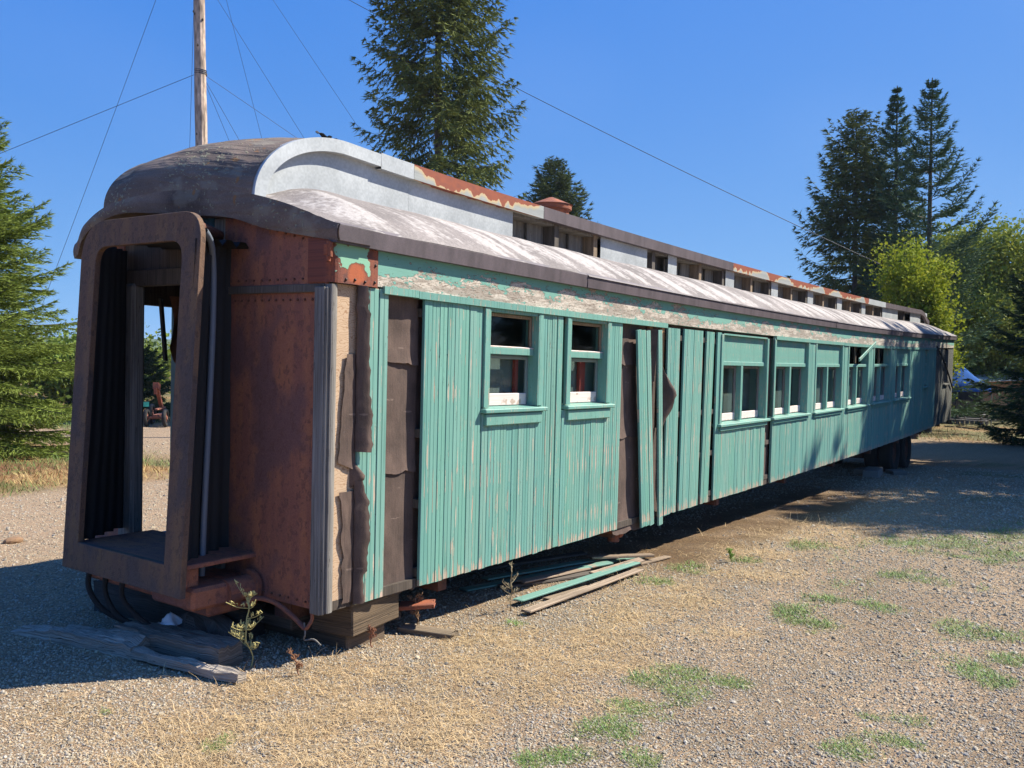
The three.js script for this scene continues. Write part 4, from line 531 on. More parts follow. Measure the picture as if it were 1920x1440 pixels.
// rotten timbers lying at the near left
{
  const rot = M({ ...bareT, bumpScale: 0.008 }, [1.5, 1.36, 1.22]), rot2 = M({ ...bareT, bumpScale: 0.008 }, [1.0, 0.88, 0.78]);
  const rag = (g, amp, seed) => { const p = g.attributes.position; for (let i = 0; i < p.count; i++) { const x = p.getX(i), y = p.getY(i), z = p.getZ(i); p.setXYZ(i, x, y + (fw(x * 7, z * 34 + seed, 4, seed) - 0.5) * amp * 1.5 * (y > 0 ? 1 : 0.3), z + (fw(x * 5 + 3, y * 9, 3, seed + 2) - 0.5) * amp); } g.computeVertexNormals(); return g; };
  const beam = (L, h, w, taper) => { const g = new THREE.BoxGeometry(L, h, w, 90, 4, 8).toNonIndexed(), p = g.attributes.position; for (let i = 0; i < p.count; i++) { const t = p.getX(i) / L + 0.5, k = 1 - taper * Math.pow(1 - t, 2.2); p.setY(i, (p.getY(i) + h / 2) * k - h / 2); p.setZ(i, p.getZ(i) * (0.55 + 0.45 * k)); } return uvm(g, 0, 0, 'rot'); };
  const put = (g, A, B, name, m, label, cat, dy = 0) => { const a = V3(...A), b = V3(...B), o = solo(name, g, m, label, cat); o.position.copy(a).add(b).multiplyScalar(0.5); o.position.y += dy; o.quaternion.setFromUnitVectors(V3(1, 0, 0), b.sub(a).normalize()); return o; };
  put(rag(beam(1.15, 0.09, 0.20, 0.75), 0.05, 3), G(-0.82, -2.22, 0.045), G(-0.62, -1.09, 0.05), 'rotten_timber', rot, 'split rotten grey timber with pointed end lying far left', 'timber');
  put(rag(beam(2.05, 0.05, 0.07, 0.3), 0.03, 5), G(-0.80, -2.12, 0.03), G(-0.60, -0.22, 0.035), 'broken_rail', rot, 'long thin broken strip of wood in front of the timbers', 'wood strip');
  put(rag(beam(1.0, 0.15, 0.19, 0.1), 0.03, 8), G(-0.50, -1.48, 0.06), G(-0.42, -0.46, 0.06), 'timber_block', rot2, 'thick squared timber half rotted behind the thin strip', 'timber');
  put(rag(beam(1.5, 0.24, 0.24, 0.0), 0.03, 11), G(-0.10, -2.35, 0.11), G(0.05, -0.85, 0.11), 'railway_sleeper', M({ ...bareT, bumpScale: 0.006 }, [0.2, 0.18, 0.17]), 'black railway sleeper in the shade below the gangway', 'sleeper');
  const rock = new THREE.IcosahedronGeometry(1, 3), p = rock.attributes.position; for (let i = 0; i < p.count; i++) { const x = p.getX(i), y = p.getY(i), z = p.getZ(i), s = 0.8 + 0.5 * fw(x * 1.7 + 3, y * 1.7 + z * 2.1, 3, 5); p.setXYZ(i, x * 0.17 * s, y * 0.13 * s, z * 0.30 * s); } rock.computeVertexNormals(); uvm(rock); rock.translate(-0.17, gy(-0.17, -1.05) + 0.06, -1.05);
  solo('rock', rock, M({ ...bareT, bumpScale: 0.006 }, [0.5, 0.44, 0.42]), 'rounded dark boulder under the gangway beside the white bag', 'rock');
  const bag = sheet(12, 12, 0.001, (u, v) => { const a = u - 0.5, b = v - 0.5; return [a * 0.13, 0.02 + 0.07 * Math.max(0, 0.5 - Math.hypot(a, b)) * 2 + 0.035 * fw(u * 6, v * 6, 3, 9), b * 0.17 + 0.02 * Math.sin(u * 9)]; }); bag.translate(-0.33, gy(-0.33, -1.2) + 0.10, -1.2);
  solo('plastic_bag', bag, M({ roughness: 0.5 }, [0.72, 0.72, 0.74]), 'crumpled white plastic bag lying among the rotten timbers', 'plastic bag');
  const st = new THREE.IcosahedronGeometry(0.07, 1), q = st.attributes.position; for (let i = 0; i < q.count; i++) q.setXYZ(i, q.getX(i) * 1.5, q.getY(i) * 0.5 * (1 + 0.4 * fw(q.getX(i) * 30, q.getZ(i) * 30, 2)), q.getZ(i)); st.computeVertexNormals(); st.translate(0.79, gy(0.79, -5.57) + 0.02, -5.57);
  solo('fallen_bark', st, M({ roughness: 0.9 }, [0.22, 0.13, 0.07]), 'small brown curled bark scrap alone on the left drive', 'bark');
}
// weeds
function weed(name, label, x, z, H, seed, colS, colL, bushy) {
  const r = rng(seed), st = [], lf = [], t = thing(name, label, 'weed', 'weeds beside the carriage'); t.position.set(x, gy(x, z), z);
  const main = [[0, 0, 0]]; let px = 0, pz = 0; for (let i = 1; i <= 7; i++) { px += (r() - 0.5) * H * 0.14 - H * 0.02; pz += (r() - 0.5) * H * 0.12; main.push([px, H * i / 7, pz]); } st.push(tube(main, 0.0045, 28, 5));
  for (let k = 0; k < bushy; k++) {
    const i = 2 + Math.floor(r() * 5.9), o = main[i], a = r() * 6.3, L = H * (0.12 + 0.26 * r()), e = [o[0] + Math.cos(a) * L, o[1] + L * (0.3 + 0.5 * r()), o[2] + Math.sin(a) * L], m = [(o[0] + e[0]) / 2, (o[1] + e[1]) / 2 - L * 0.08, (o[2] + e[2]) / 2]; st.push(tube([o, m, e], 0.0025, 10, 4));
    for (let j = 0; j < 15; j++) { const q = 0.15 + 0.75 * r(), c = [mix(o[0], e[0], q), mix(o[1], e[1], q), mix(o[2], e[2], q)], s = 0.012 + 0.018 * r(), g = new THREE.SphereGeometry(s * 0.34, 5, 4).toNonIndexed(); g.scale(0.34, 1.7, 0.2); g.rotateZ((r() - 0.5) * 2.4); g.rotateY(r() * 6.3); g.translate(c[0] + (r() - 0.5) * 0.02, c[1] + s * 0.5, c[2] + (r() - 0.5) * 0.02); lf.push(g); }
  }
  part('stem', mg(st), M({ roughness: 0.8 }, colS), t); part('leaves', mg(lf), M({ roughness: 0.8 }, colL), t);
}
weed('weed', 'tall pale yellow weed growing in front of the rusty end', -0.36, -0.36, 0.44, 5, [0.40, 0.36, 0.14], [0.60, 0.52, 0.20], 20);
weed('weed', 'thin dry weed standing in front of the fallen planks', 1.86, 0.06, 0.34, 9, [0.30, 0.24, 0.14], [0.36, 0.30, 0.18], 7);
weed('weed', 'curled brown weed by the short rusty bar', 0.98, -0.14, 0.24, 12, [0.22, 0.13, 0.07], [0.25, 0.14, 0.07], 7);
weed('weed', 'small reddish dry weed at the edge of the carriage shadow', -0.28, -0.02, 0.14, 15, [0.30, 0.14, 0.07], [0.34, 0.17, 0.08], 6);
weed('weed', 'low rust coloured weed growing against the cribbing foot', 0.42, -0.08, 0.15, 19, [0.26, 0.11, 0.06], [0.28, 0.12, 0.06], 9);
weed('weed', 'bright green grass tuft standing alone on the open gravel', 5.0, 0.72, 0.12, 23, [0.2, 0.3, 0.05], [0.25, 0.38, 0.06], 14);
// the lorry axle under the far end
{
  const t = thing('wheel_bogie', 'old lorry axle with four black tyres carrying the far end', 'wheels');
  const gyw = x => gy0(x, 0);
  for (const [x, z, k] of [[18.25, -0.42, 0], [18.25, -0.74, 1], [19.65, -0.42, 2], [19.65, -0.74, 3], [18.25, -2.0, 4], [18.25, -2.32, 5], [19.65, -2.0, 6], [19.65, -2.32, 7]]) {
    const r = 0.50, L = []; for (const [a, b] of [[0.27, -0.11], [0.36, -0.145], [0.44, -0.15], [0.488, -0.125], [0.5, -0.09], [0.5, 0.09], [0.488, 0.125], [0.44, 0.15], [0.36, 0.145], [0.27, 0.11]]) L.push(new THREE.Vector2(a, b));
    const ty = part('tyre', (() => { const g = new THREE.LatheGeometry(L, 36).toNonIndexed(); g.rotateX(Math.PI / 2); return g; })(), rubberM, t); ty.position.set(x, gyw(x) + 0.49, z); if (k > 3) continue;
    part('rim', (() => { const g = new THREE.LatheGeometry([[0.02, 0.06], [0.12, 0.07], [0.15, 0.02], [0.24, 0.0], [0.275, 0.09], [0.285, 0.1]].map(q => new THREE.Vector2(...q)), 28).toNonIndexed(); g.rotateX(Math.PI / 2); return g; })(), rustDark, ty);
  }
  for (const x of [18.25, 19.65]) { const a = part('axle', cyl(0.07, 0.07, 2.1, 12).rotateX(Math.PI / 2), rustDark, t); a.position.set(x, gyw(x) + 0.49, -1.37); }
  const b = W2([19, -0.16, -1.35]); part('bolster', cb(-1.1, 1.1, -0.22, 0.22, -0.9, 0.9, 0.02), rustDark, t).position.set(18.95, b.y - 0.22 - 0.01, -1.42);
}
for (const [i, x, z, a, lb] of [[0, 16.6, -0.42, 0.1, 'grey concrete block lying nearest in front of the tyres'], [1, 17.0, -0.62, -0.3, 'dark block leaning behind the nearest concrete block'], [2, 17.55, -0.12, 0.6, 'small flat block right against the front tyre']]) solo('concrete_block', lay(cb(-0.42 + i * 0.1, 0.42 - i * 0.1, 0, 0.17 - i * 0.03, -0.16, 0.16, 0.01), x, z, a, -0.01), M({ roughness: 0.95 }, [0.22 - i * 0.04, 0.21 - i * 0.04, 0.19 - i * 0.04]), lb, 'block', 'blocks by the far wheels');

// ---------- trees ----------
function needleTri(out, x, y, z, dx, dy, dz, L, w, r) { // one slim leaf-sized blade, given a random roll
  let ax = r() - 0.5, ay = r() - 0.5, az = r() - 0.5; let cx = dy * az - dz * ay, cy = dz * ax - dx * az, cz = dx * ay - dy * ax; const l = Math.hypot(cx, cy, cz) || 1; cx *= w / l; cy *= w / l; cz *= w / l;
  out.push(x - cx, y - cy, z - cz, x + cx, y + cy, z + cz, x + dx * L, y + dy * L, z + dz * L);
}
const fromTris = v => { const g = new THREE.BufferGeometry(); g.setAttribute('position', new THREE.Float32BufferAttribute(v, 3)); g.computeVertexNormals(); return g; };
function stick(out, a, b, r0, r1) { // three-sided tapering stick
  const d = b.clone().sub(a).normalize(), u = Math.abs(d.y) < 0.9 ? V3(0, 1, 0) : V3(1, 0, 0), s = u.cross(d).normalize(), t = d.clone().cross(s); const P = [], Qs = [];
  for (let i = 0; i < 3; i++) { const k = i * 2.094, c = Math.cos(k), n = Math.sin(k); P.push(a.clone().addScaledVector(s, c * r0).addScaledVector(t, n * r0)); Qs.push(b.clone().addScaledVector(s, c * r1).addScaledVector(t, n * r1)); }
  for (let i = 0; i < 3; i++) { const j = (i + 1) % 3; for (const p of [P[i], P[j], Qs[j], P[i], Qs[j], Qs[i]]) out.push(p.x, p.y, p.z); }
}
const barkT = maps(256, 512, 0.8, 1.6, (u, v) => { const a = fb(u, v, 14, 6, 4, 3), l = 84 + (a - 0.5) * 80; return [l * 1.05, l * 0.95, l * 0.86, a]; });
const barkM = M({ ...barkT, bumpScale: 0.02 }), twigM = M({ roughness: 0.9 }, [0.10, 0.075, 0.055]);
const leafMat = (c, tr = 0.25) => { const m = new THREE.MeshPhysicalMaterial({ roughness: 0.75, transmission: tr, thickness: 0, side: THREE.DoubleSide, ior: 1.2, specularIntensity: 0.3 }); m.color.setRGB(...c); return m; };
const trunkG = (pts, radii) => { const out = []; const n = 12; for (let i = 0; i + 1 < pts.length; i++) for (let k = 0; k < n; k++) { const a0 = k / n * 6.2832, a1 = (k + 1) / n * 6.2832, P = (j, a) => [pts[j][0] + Math.cos(a) * radii[j], pts[j][1], pts[j][2] + Math.sin(a) * radii[j]]; out.push(...P(i, a0), ...P(i + 1, a1), ...P(i, a1), ...P(i, a0), ...P(i + 1, a0), ...P(i + 1, a1)); } const g = fromTris(out); g.deleteAttribute('normal'); g.computeVertexNormals(); const p = g.attributes.position, uv = new Float32Array(p.count * 2); for (let i = 0; i < p.count; i++) { uv[i * 2] = Math.atan2(p.getZ(i), p.getX(i)) * radii[0]; uv[i * 2 + 1] = p.getY(i); } g.setAttribute('uv', new THREE.BufferAttribute(uv, 2)); return g; };
function conifer(name, label, x, z, H, o) {
  const { R, seed, c0 = 0.1, step = 0.5, per = 6, droop = 0.35, up = 0.2, leaf = [0.035, 0.06, 0.02], blade = 0.30, bw = 0.035, spray = 12, hang = 0, shape = 0.85, gap = 0.12, low = 1, jit = 0.25, group, tr = 0.15, cones = 0 } = o;
  const r = rng(seed), t = thing(name, label, 'tree', group), nd = [], wd = [], cn = []; t.position.set(x, gy(x, z) - 0.1, z);
  const lx = (r() - 0.5) * 0.02 * H, axis = y => lx * Math.sin(y / H * 3), tr0 = o.trunk ?? H * 0.013; const P = [], Ra = []; for (let i = 0; i <= 10; i++) { const y = H * i / 10; P.push([axis(y), y, 0]); Ra.push(tr0 * (1 - 0.94 * i / 10) + 0.01); } part('trunk', trunkG(P, Ra), barkM, t);
  for (let y = H * c0; y < H * 0.985; y += step * (0.75 + 0.5 * r()) * (0.45 + 0.75 * (1 - y / H))) {
    const f = Math.max(0, (y / H - c0) / (1 - c0)), prof = Math.min(Math.pow(1 - f, shape), (1 - f) * 2.6) * (f < 0.15 ? mix(low, 1, f / 0.15) : 1), n = Math.max(3, Math.round(per * (0.7 + 0.6 * r())));
    for (let k = 0; k < n; k++) {
      if (r() < gap) continue; const az = (k + r() * 0.8) / n * 6.2832, L = R * prof * (0.62 + 0.55 * r()) + 0.12 * (1 - f) + 0.05, ca = Math.cos(az), sa = Math.sin(az), asc = mix(-droop, 0.6, Math.pow(f, 1.6)) + (r() - 0.5) * jit; const at = s => V3(axis(y) + ca * L * s, y + L * (asc * s - droop * 0.55 * s * s * (1 - f) + up * s * s * s), sa * L * s); let prev = at(0); const m = Math.max(3, Math.round(spray * Math.sqrt(L / R) + 1));
      for (let j = 1; j <= m; j++) {
        const s = j / m, p = at(s); stick(wd, prev, p, 0.012 * (1.15 - s) * Math.sqrt(L) + 0.004, 0.012 * (1.1 - s) * Math.sqrt(L) + 0.003); const d = p.clone().sub(prev).normalize(); prev = p; if (s < 0.16) continue;
        const wing = Math.min(0.95, 0.30 * L) * Math.pow(Math.sin(Math.min(1, (s * 0.9 + 0.12)) * Math.PI), 0.6) + 0.08;
        for (const sd of [-1, 1, 0]) { // side twigs clothed in needles, a few hanging
          const tl = (sd ? wing : wing * 0.5) * (0.6 + 0.7 * r()), hx = sd * -sa * 0.85 + d.x * 0.6, hz = sd * ca * 0.85 + d.z * 0.6, hy = d.y * 0.6 - hang * (0.3 + 0.9 * r()) - 0.05 + (r() - 0.5) * 0.2, hl = Math.hypot(hx, hy, hz), q = Math.max(2, Math.round(tl / (blade * 0.42)));
          for (let i = 0; i < q; i++) { const e = (i + r()) / q * tl / hl, bx0 = p.x + hx * e, by0 = p.y + hy * e - hang * 0.12 * e * e, bz0 = p.z + hz * e; for (let w = 0; w < 3; w++) { const ux = hx / hl + (r() - 0.5) * 1.3, uy = hy / hl + (r() - 0.5) * 0.9, uz = hz / hl + (r() - 0.5) * 1.3, ul = Math.hypot(ux, uy, uz) || 1; needleTri(nd, bx0, by0, bz0, ux / ul, uy / ul, uz / ul, blade * (0.55 + 0.6 * r()) * (f > 0.88 ? 0.6 : 1), bw * (0.7 + 0.6 * r()), r); } }
        }
        if (cones && r() < cones) { const g = new THREE.SphereGeometry(0.022, 5, 5).toNonIndexed(); g.scale(1, 2.6, 1); g.translate(p.x, p.y - 0.1, p.z); cn.push(g); }
      }
    }
  }
  part('crown', fromTris(nd), leafMat(leaf, tr), t); part('branches', fromTris(wd), twigM, t); if (cn.length) part('cones', mg(cn), M({ roughness: 0.8 }, [0.42, 0.22, 0.06]), t); tris += nd.length / 9 + wd.length / 9; return t;
}
let tris = 0;
function broadleaf(name, label, x, z, H, o) {
  const { R, seed, leaf, n = 9000, size = 0.11, c0 = 0.25, clumps = 60, group, tr = 0.35, sx = 1, cat = 'tree' } = o, r = rng(seed), t = thing(name, label, cat, group), lv = [], lv2 = [], wd = []; t.position.set(x, gy(x, z) - 0.1, z);
  const tr0 = o.trunk ?? H * 0.016; part('trunk', trunkG([[0, 0, 0], [0.03 * H * (r() - 0.5), H * 0.3, 0.02 * H], [0.05 * H * (r() - 0.5), H * 0.6, 0], [0, H * 0.85, 0]], [tr0 * 1.2, tr0, tr0 * 0.6, 0.02]), barkM, t);
  const C = []; for (let k = 0; k < clumps; k++) { let a, b, c; do { a = r() * 2 - 1; b = r() * 2 - 1; c = r() * 2 - 1; } while (a * a + b * b + c * c > 1 || a * a + b * b + c * c < 0.12); const y = H * (c0 + (1 - c0) * (0.5 + 0.48 * b)), wd0 = 0.8 + 0.35 * Math.sin(b * 3 + seed); C.push([a * R * sx * wd0, y, c * R * wd0, R * (0.14 + 0.26 * r())]); stick(wd, V3(0, Math.min(H * 0.6, y * 0.6), 0), V3(C[k][0], y, C[k][2]), H * 0.004, 0.006); }
  const ga = () => (r() + r() + r() - 1.5) * 1.15;
  for (let i = 0; i < n; i++) { const c = C[Math.floor(r() * C.length)], tw = r() < 0.4 ? 0.45 + 0.6 * r() : 1, bw0 = tw < 1 || tw > 1 ? 0.7 : 1; const px = c[0] * tw + ga() * c[3] * bw0, py = mix(Math.min(H * 0.6, c[1] * 0.6), c[1], tw) + ga() * c[3] * 0.85 * bw0, pz = c[2] * tw + ga() * c[3] * bw0, s = size * (0.6 + 0.8 * r()), u = V3(r() - 0.5, (r() - 0.5) * 0.8 - 0.15, r() - 0.5).normalize(), v = V3(r() - 0.5, r() * 0.7 - 0.2, r() - 0.5).cross(u).normalize().multiplyScalar(s * 0.33); u.multiplyScalar(s); const o2 = r() < 0.7 ? lv : lv2; o2.push(px - u.x * 0.5, py - u.y * 0.5, pz - u.z * 0.5, px + v.x, py + v.y, pz + v.z, px + u.x * 0.5, py + u.y * 0.5, pz + u.z * 0.5, px - u.x * 0.5, py - u.y * 0.5, pz - u.z * 0.5, px + u.x * 0.5, py + u.y * 0.5, pz + u.z * 0.5, px - v.x, py - v.y, pz - v.z); }
  part('crown', fromTris(lv), leafMat(leaf, tr), t); part('crown', fromTris(lv2), leafMat(leaf.map((q, i) => q * [1.25, 1.1, 0.9][i]), tr), t); part('branches', fromTris(wd), twigM, t); tris += lv.length / 9 + lv2.length / 9; return t;
}
conifer('larch_tree', 'bright green conifer with orange cones at the left edge', 4.82, -16.8, 7.9, { R: 3.2, seed: 11, c0: 0.04, step: 0.20, per: 12, droop: 0.15, up: 0.10, leaf: [0.19, 0.245, 0.05], blade: 0.16, bw: 0.013, spray: 20, hang: 0.12, shape: 0.66, gap: 0.03, low: 0.9, tr: 0.3, cones: 0.012, jit: 0.7 });
conifer('fir_tree', 'tall ragged dark fir with bare trunk showing above the roof', 27.3, -21.14, 27, { R: 4.3, seed: 23, c0: 0.10, step: 0.55, per: 8, droop: 0.45, up: 0.40, leaf: [0.17, 0.20, 0.055], blade: 0.30, bw: 0.030, spray: 16, hang: 0.8, shape: 0.42, gap: 0.32, trunk: 0.30 });
conifer('spruce_tree', 'small dark conifer behind the carriage right of the tall fir', 47.2, -27.48, 17.0, { R: 5.0, seed: 31, c0: 0.1, step: 0.5, per: 8, droop: 0.1, up: 0.5, leaf: [0.12, 0.15, 0.05], blade: 0.40, bw: 0.035, spray: 14, hang: 0.35, shape: 0.75, gap: 0.15 });
const RG = 'conifers behind the far end';
conifer('spruce_tree', 'broad shaggy dark spruce on the left of the three', 48.14, -8.4, 17.7, { R: 4.6, seed: 41, c0: 0.08, step: 0.62, per: 7, droop: 0.3, up: 0.45, leaf: [0.145, 0.175, 0.06], blade: 0.40, bw: 0.034, spray: 15, hang: 0.6, shape: 0.6, gap: 0.22, group: RG });
conifer('fir_tree', 'slender dark blue green fir in the middle of the three', 47.28, -6.12, 18.5, { R: 3.5, seed: 47, c0: 0.08, step: 0.72, per: 6, droop: 0.15, up: 0.25, leaf: [0.10, 0.165, 0.09], blade: 0.30, bw: 0.028, spray: 15, hang: 0.15, shape: 0.95, gap: 0.12, group: RG });
conifer('fir_tree', 'tallest pointed fir with long open boughs on the right', 45.07, -4.04, 17.9, { R: 4.6, seed: 53, c0: 0.08, step: 1.0, per: 6, droop: 0.05, up: 0.45, leaf: [0.10, 0.16, 0.08], blade: 0.28, bw: 0.026, spray: 18, hang: 0.12, shape: 0.9, gap: 0.12, group: RG });
conifer('spruce_tree', 'dark conifer at the right edge overhanging the drive', 34.0, 2.4, 9.2, { R: 3.1, seed: 59, c0: 0.04, step: 0.45, per: 8, droop: 0.1, up: 0.2, leaf: [0.06, 0.09, 0.038], blade: 0.26, bw: 0.026, spray: 16, hang: 0.2, shape: 0.7 });
broadleaf('broadleaf_bush', 'sunlit yellow green leafy bush behind the far roof end', 33.6, -2.6, 7.9, { R: 2.1, seed: 61, leaf: [0.30, 0.36, 0.04], n: 24000, size: 0.13, c0: 0.2, clumps: 90, tr: 0.45 });
broadleaf('broadleaf_tree', 'leafy green tree behind the right hand fir', 66, -3.0, 13.6, { R: 6.0, seed: 67, leaf: [0.25, 0.30, 0.05], n: 46000, size: 0.25, c0: 0.03, clumps: 90, tr: 0.4 });
broadleaf('broadleaf_tree', 'olive green tree farther back between the firs', 64, -6.5, 13.2, { R: 5.5, seed: 71, leaf: [0.22, 0.27, 0.05], n: 26000, size: 0.25, c0: 0.03, clumps: 80, tr: 0.4 });
broadleaf('broadleaf_tree', 'shaded leafy tree above the shed at the right', 72, -0.6, 14, { R: 5.6, seed: 73, leaf: [0.22, 0.28, 0.05], n: 34000, size: 0.25, c0: 0.03, clumps: 70, tr: 0.4 });
broadleaf('broadleaf_bush', 'dark leafy shrub between the carriage and the blue tarp', 42.5, -5.4, 5.0, { R: 2.0, seed: 79, leaf: [0.10, 0.15, 0.04], n: 14000, size: 0.15, c0: 0.05, clumps: 44, cat: 'bush' });
broadleaf('broadleaf_bush', 'low understorey shrub below the three conifers', 52, -8.6, 7.5, { R: 4.2, seed: 83, leaf: [0.08, 0.12, 0.04], n: 18000, size: 0.2, c0: 0.03, clumps: 60, cat: 'bush' });
broadleaf('broadleaf_tree', 'wide leafy tree far behind the shed roof', 78, -6.5, 14.5, { R: 6.5, seed: 181, leaf: [0.20, 0.25, 0.05], n: 24000, size: 0.3, c0: 0.02, clumps: 90, sx: 1.2 });
broadleaf('broadleaf_bush', 'leafy hedge shrub behind the grey fence', 64, -6.4, 6.0, { R: 3.2, seed: 191, leaf: [0.10, 0.15, 0.04], n: 14000, size: 0.2, c0: 0.02, clumps: 60, cat: 'bush' });
broadleaf('broadleaf_bush', 'dark shrub at the right edge behind the shed', 70, 1.5, 7.5, { R: 4.0, seed: 193, leaf: [0.11, 0.16, 0.04], n: 16000, size: 0.24, c0: 0.02, clumps: 60, cat: 'bush' });
conifer('spruce_tree', 'dark conifer rising behind the shed at the right', 70, 1.2, 13.5, { R: 3.6, seed: 197, c0: 0.03, step: 0.6, per: 8, droop: 0.15, up: 0.25, leaf: [0.06, 0.09, 0.04], blade: 0.4, bw: 0.04, spray: 13, hang: 0.25, shape: 0.7 });
conifer('spruce_tree', 'dense dark spruce filling behind the yellow green bush', 54, -8.0, 11.5, { R: 4.0, seed: 201, c0: 0.02, step: 0.5, per: 9, droop: 0.15, up: 0.25, leaf: [0.10, 0.14, 0.06], blade: 0.36, bw: 0.036, spray: 14, hang: 0.3, shape: 0.6, gap: 0.05 });
conifer('spruce_tree', 'dense spruce between the leafy trees at far right', 69, -1.0, 12.0, { R: 3.6, seed: 211, c0: 0.25, step: 0.5, per: 9, droop: 0.15, up: 0.25, leaf: [0.11, 0.15, 0.055], blade: 0.36, bw: 0.036, spray: 14, hang: 0.3, shape: 0.6, gap: 0.05 });
broadleaf('broadleaf_tree', 'full leafy tree just right of the tallest fir', 63, -5.6, 10.4, { R: 3.6, seed: 221, leaf: [0.24, 0.30, 0.05], n: 30000, size: 0.2, c0: 0.25, clumps: 100 });
// beyond the drive on the left, seen past and through the gangway
broadleaf('broadleaf_tree', 'round green tree beyond the drive seen through the doorway', 24, -44, 3.9, { R: 3.6, seed: 89, leaf: [0.16, 0.23, 0.045], n: 16000, size: 0.26, c0: 0.03, clumps: 70 });
broadleaf('broadleaf_tree', 'bushy green tree behind the left conifer', 12, -42, 6.8, { R: 4.5, seed: 97, leaf: [0.11, 0.17, 0.045], n: 16000, size: 0.26, c0: 0.03, clumps: 70 });
broadleaf('broadleaf_tree', 'pale green tree far across the meadow by the gangway', 34, -58, 4.6, { R: 5.5, seed: 101, leaf: [0.16, 0.21, 0.035], n: 11000, size: 0.34, c0: 0.03, clumps: 70, sx: 1.4 });
conifer('spruce_tree', 'dark low conifer behind the farm implement', 17.9, -30.0, 3.1, { R: 2.3, seed: 103, c0: 0.03, step: 0.4, per: 8, droop: 0.1, leaf: [0.045, 0.075, 0.025], blade: 0.24, bw: 0.026, spray: 14, hang: 0.2, shape: 0.6 });
// trees beyond the right edge of the view whose shade falls over the drive and the far half of the carriage
const SG = 'trees along the right side of the drive';
[[19.7, 8.5, 14, 107], [24.6, 7.4, 14.5, 109], [28.6, 6.9, 15, 113], [32.4, 8.6, 15, 127], [37, 7.6, 16, 131], [24, 12.8, 17, 137]].forEach(([x, z, H, s], i) => conifer('roadside_tree', ['conifer beside the drive beyond the right edge, the nearest', 'second conifer beyond the right edge along the drive', 'tall third conifer beyond the right edge along the drive', 'fourth conifer beyond the right edge close to the drive', 'farthest conifer beyond the right edge of the drive', 'conifer standing back behind the nearest one, right of view'][i], x, z, H, { R: 3.6, seed: s, c0: 0.1, step: 0.75, per: 7, droop: 0.25, up: 0.3, leaf: [0.03, 0.05, 0.022], blade: 0.42, bw: 0.05, spray: 11, hang: 0.35, shape: 0.5, gap: 0.12, group: SG }));

// ---------- mast, wires, power line ----------
{
  const t = thing('wooden_mast', 'tall bare wooden mast with guy wires behind the carriage', 'mast'); const bx0 = 13.09, bz0 = -18.89, y0 = gy(bx0, bz0), H = 16.9; t.position.set(bx0, y0 - 0.3, bz0);
  const P = [], Ra = []; for (let i = 0; i <= 24; i++) { const y = H * i / 24; P.push([-0.010 * y + 0.03 * fw(i * 0.4, 1), y, 0.006 * y]); Ra.push(mix(0.205, 0.15, i / 24) * (0.95 + 0.1 * fw(i * 0.9, 5))); } part('pole', trunkG(P, Ra), M({ ...barkT, bumpScale: 0.015 }, [4.6, 4.3, 4.0]), t);
  const wm = plain(0.05, 0.055, 0.07, 0.5, 0.3), knots = []; const r = rng(3); for (let i = 0; i < 26; i++) { const a = r() * 6.3, y = 8 + r() * 8.6; knots.push(new THREE.SphereGeometry(0.03, 5, 4).toNonIndexed().scale(1, 1.5, 1).translate(-0.010 * y + 0.02 + Math.cos(a) * 0.168, y, 0.006 * y + Math.sin(a) * 0.168)); } part('knots', mg(knots), M({ roughness: 0.9 }, [0.09, 0.07, 0.05]), t);
  for (const y of [11.2, 14.2, 16.62]) { const q = part('wire_collar', mg([0, 0.05, 0.1].map(k => new THREE.TorusGeometry(0.185 - y * 0.0012, 0.014, 5, 16).toNonIndexed().rotateX(Math.PI / 2 + 0.08).translate(-0.010 * y + 0.02, y + k, 0.006 * y))), wm, t); }
  const guy = (ya, [gx, gz]) => { const a = [-0.010 * ya + 0.02, ya, 0.006 * ya], b = [gx - bx0, gy(gx, gz) - y0 + 0.3, gz - bz0], m = [(a[0] + b[0]) / 2, (a[1] + b[1]) / 2 - 0.12, (a[2] + b[2]) / 2]; part('guy_wire', tube([a, m, b], 0.0075, 20, 4), wm, t); };
  for (const g of [[-2.67, -33.59], [40.29, -12.75], [24.12, -20.57], [22.0, -21.6]]) guy(11.25, g); guy(14.25, [27.56, -18.9]); for (const g of [[21.48, -21.86], [31.03, -17.22], [10.84, -27.03], [16.15, -24.46]]) guy(16.65, g);
}
{ // overhead line
  const a = V3(28.42, 20.5, -30.12), b = V3(39.9, 5.25, -4.3), d = b.clone().sub(a), pts = []; for (let i = -6; i <= 12; i++) { const t = i / 12, p = a.clone().addScaledVector(d, t); p.y -= 0.9 * 4 * cl(t) * (1 - cl(t)) * 0.35; pts.push([p.x, p.y, p.z]); }
  solo('overhead_cable', tube(pts, 0.016, 80, 5), plain(0.04, 0.045, 0.06, 0.5), 'thin dark cable slanting across the sky behind the tall fir', 'cable');
  solo('overhead_wire', tube([[0.3, 9.4, -20], [3.4, 10.55, -21.5], [8, 12.6, -23.6]], 0.014, 20, 4), plain(0.04, 0.045, 0.06, 0.5), 'thin wire crossing the top left corner of the sky', 'wire');
}
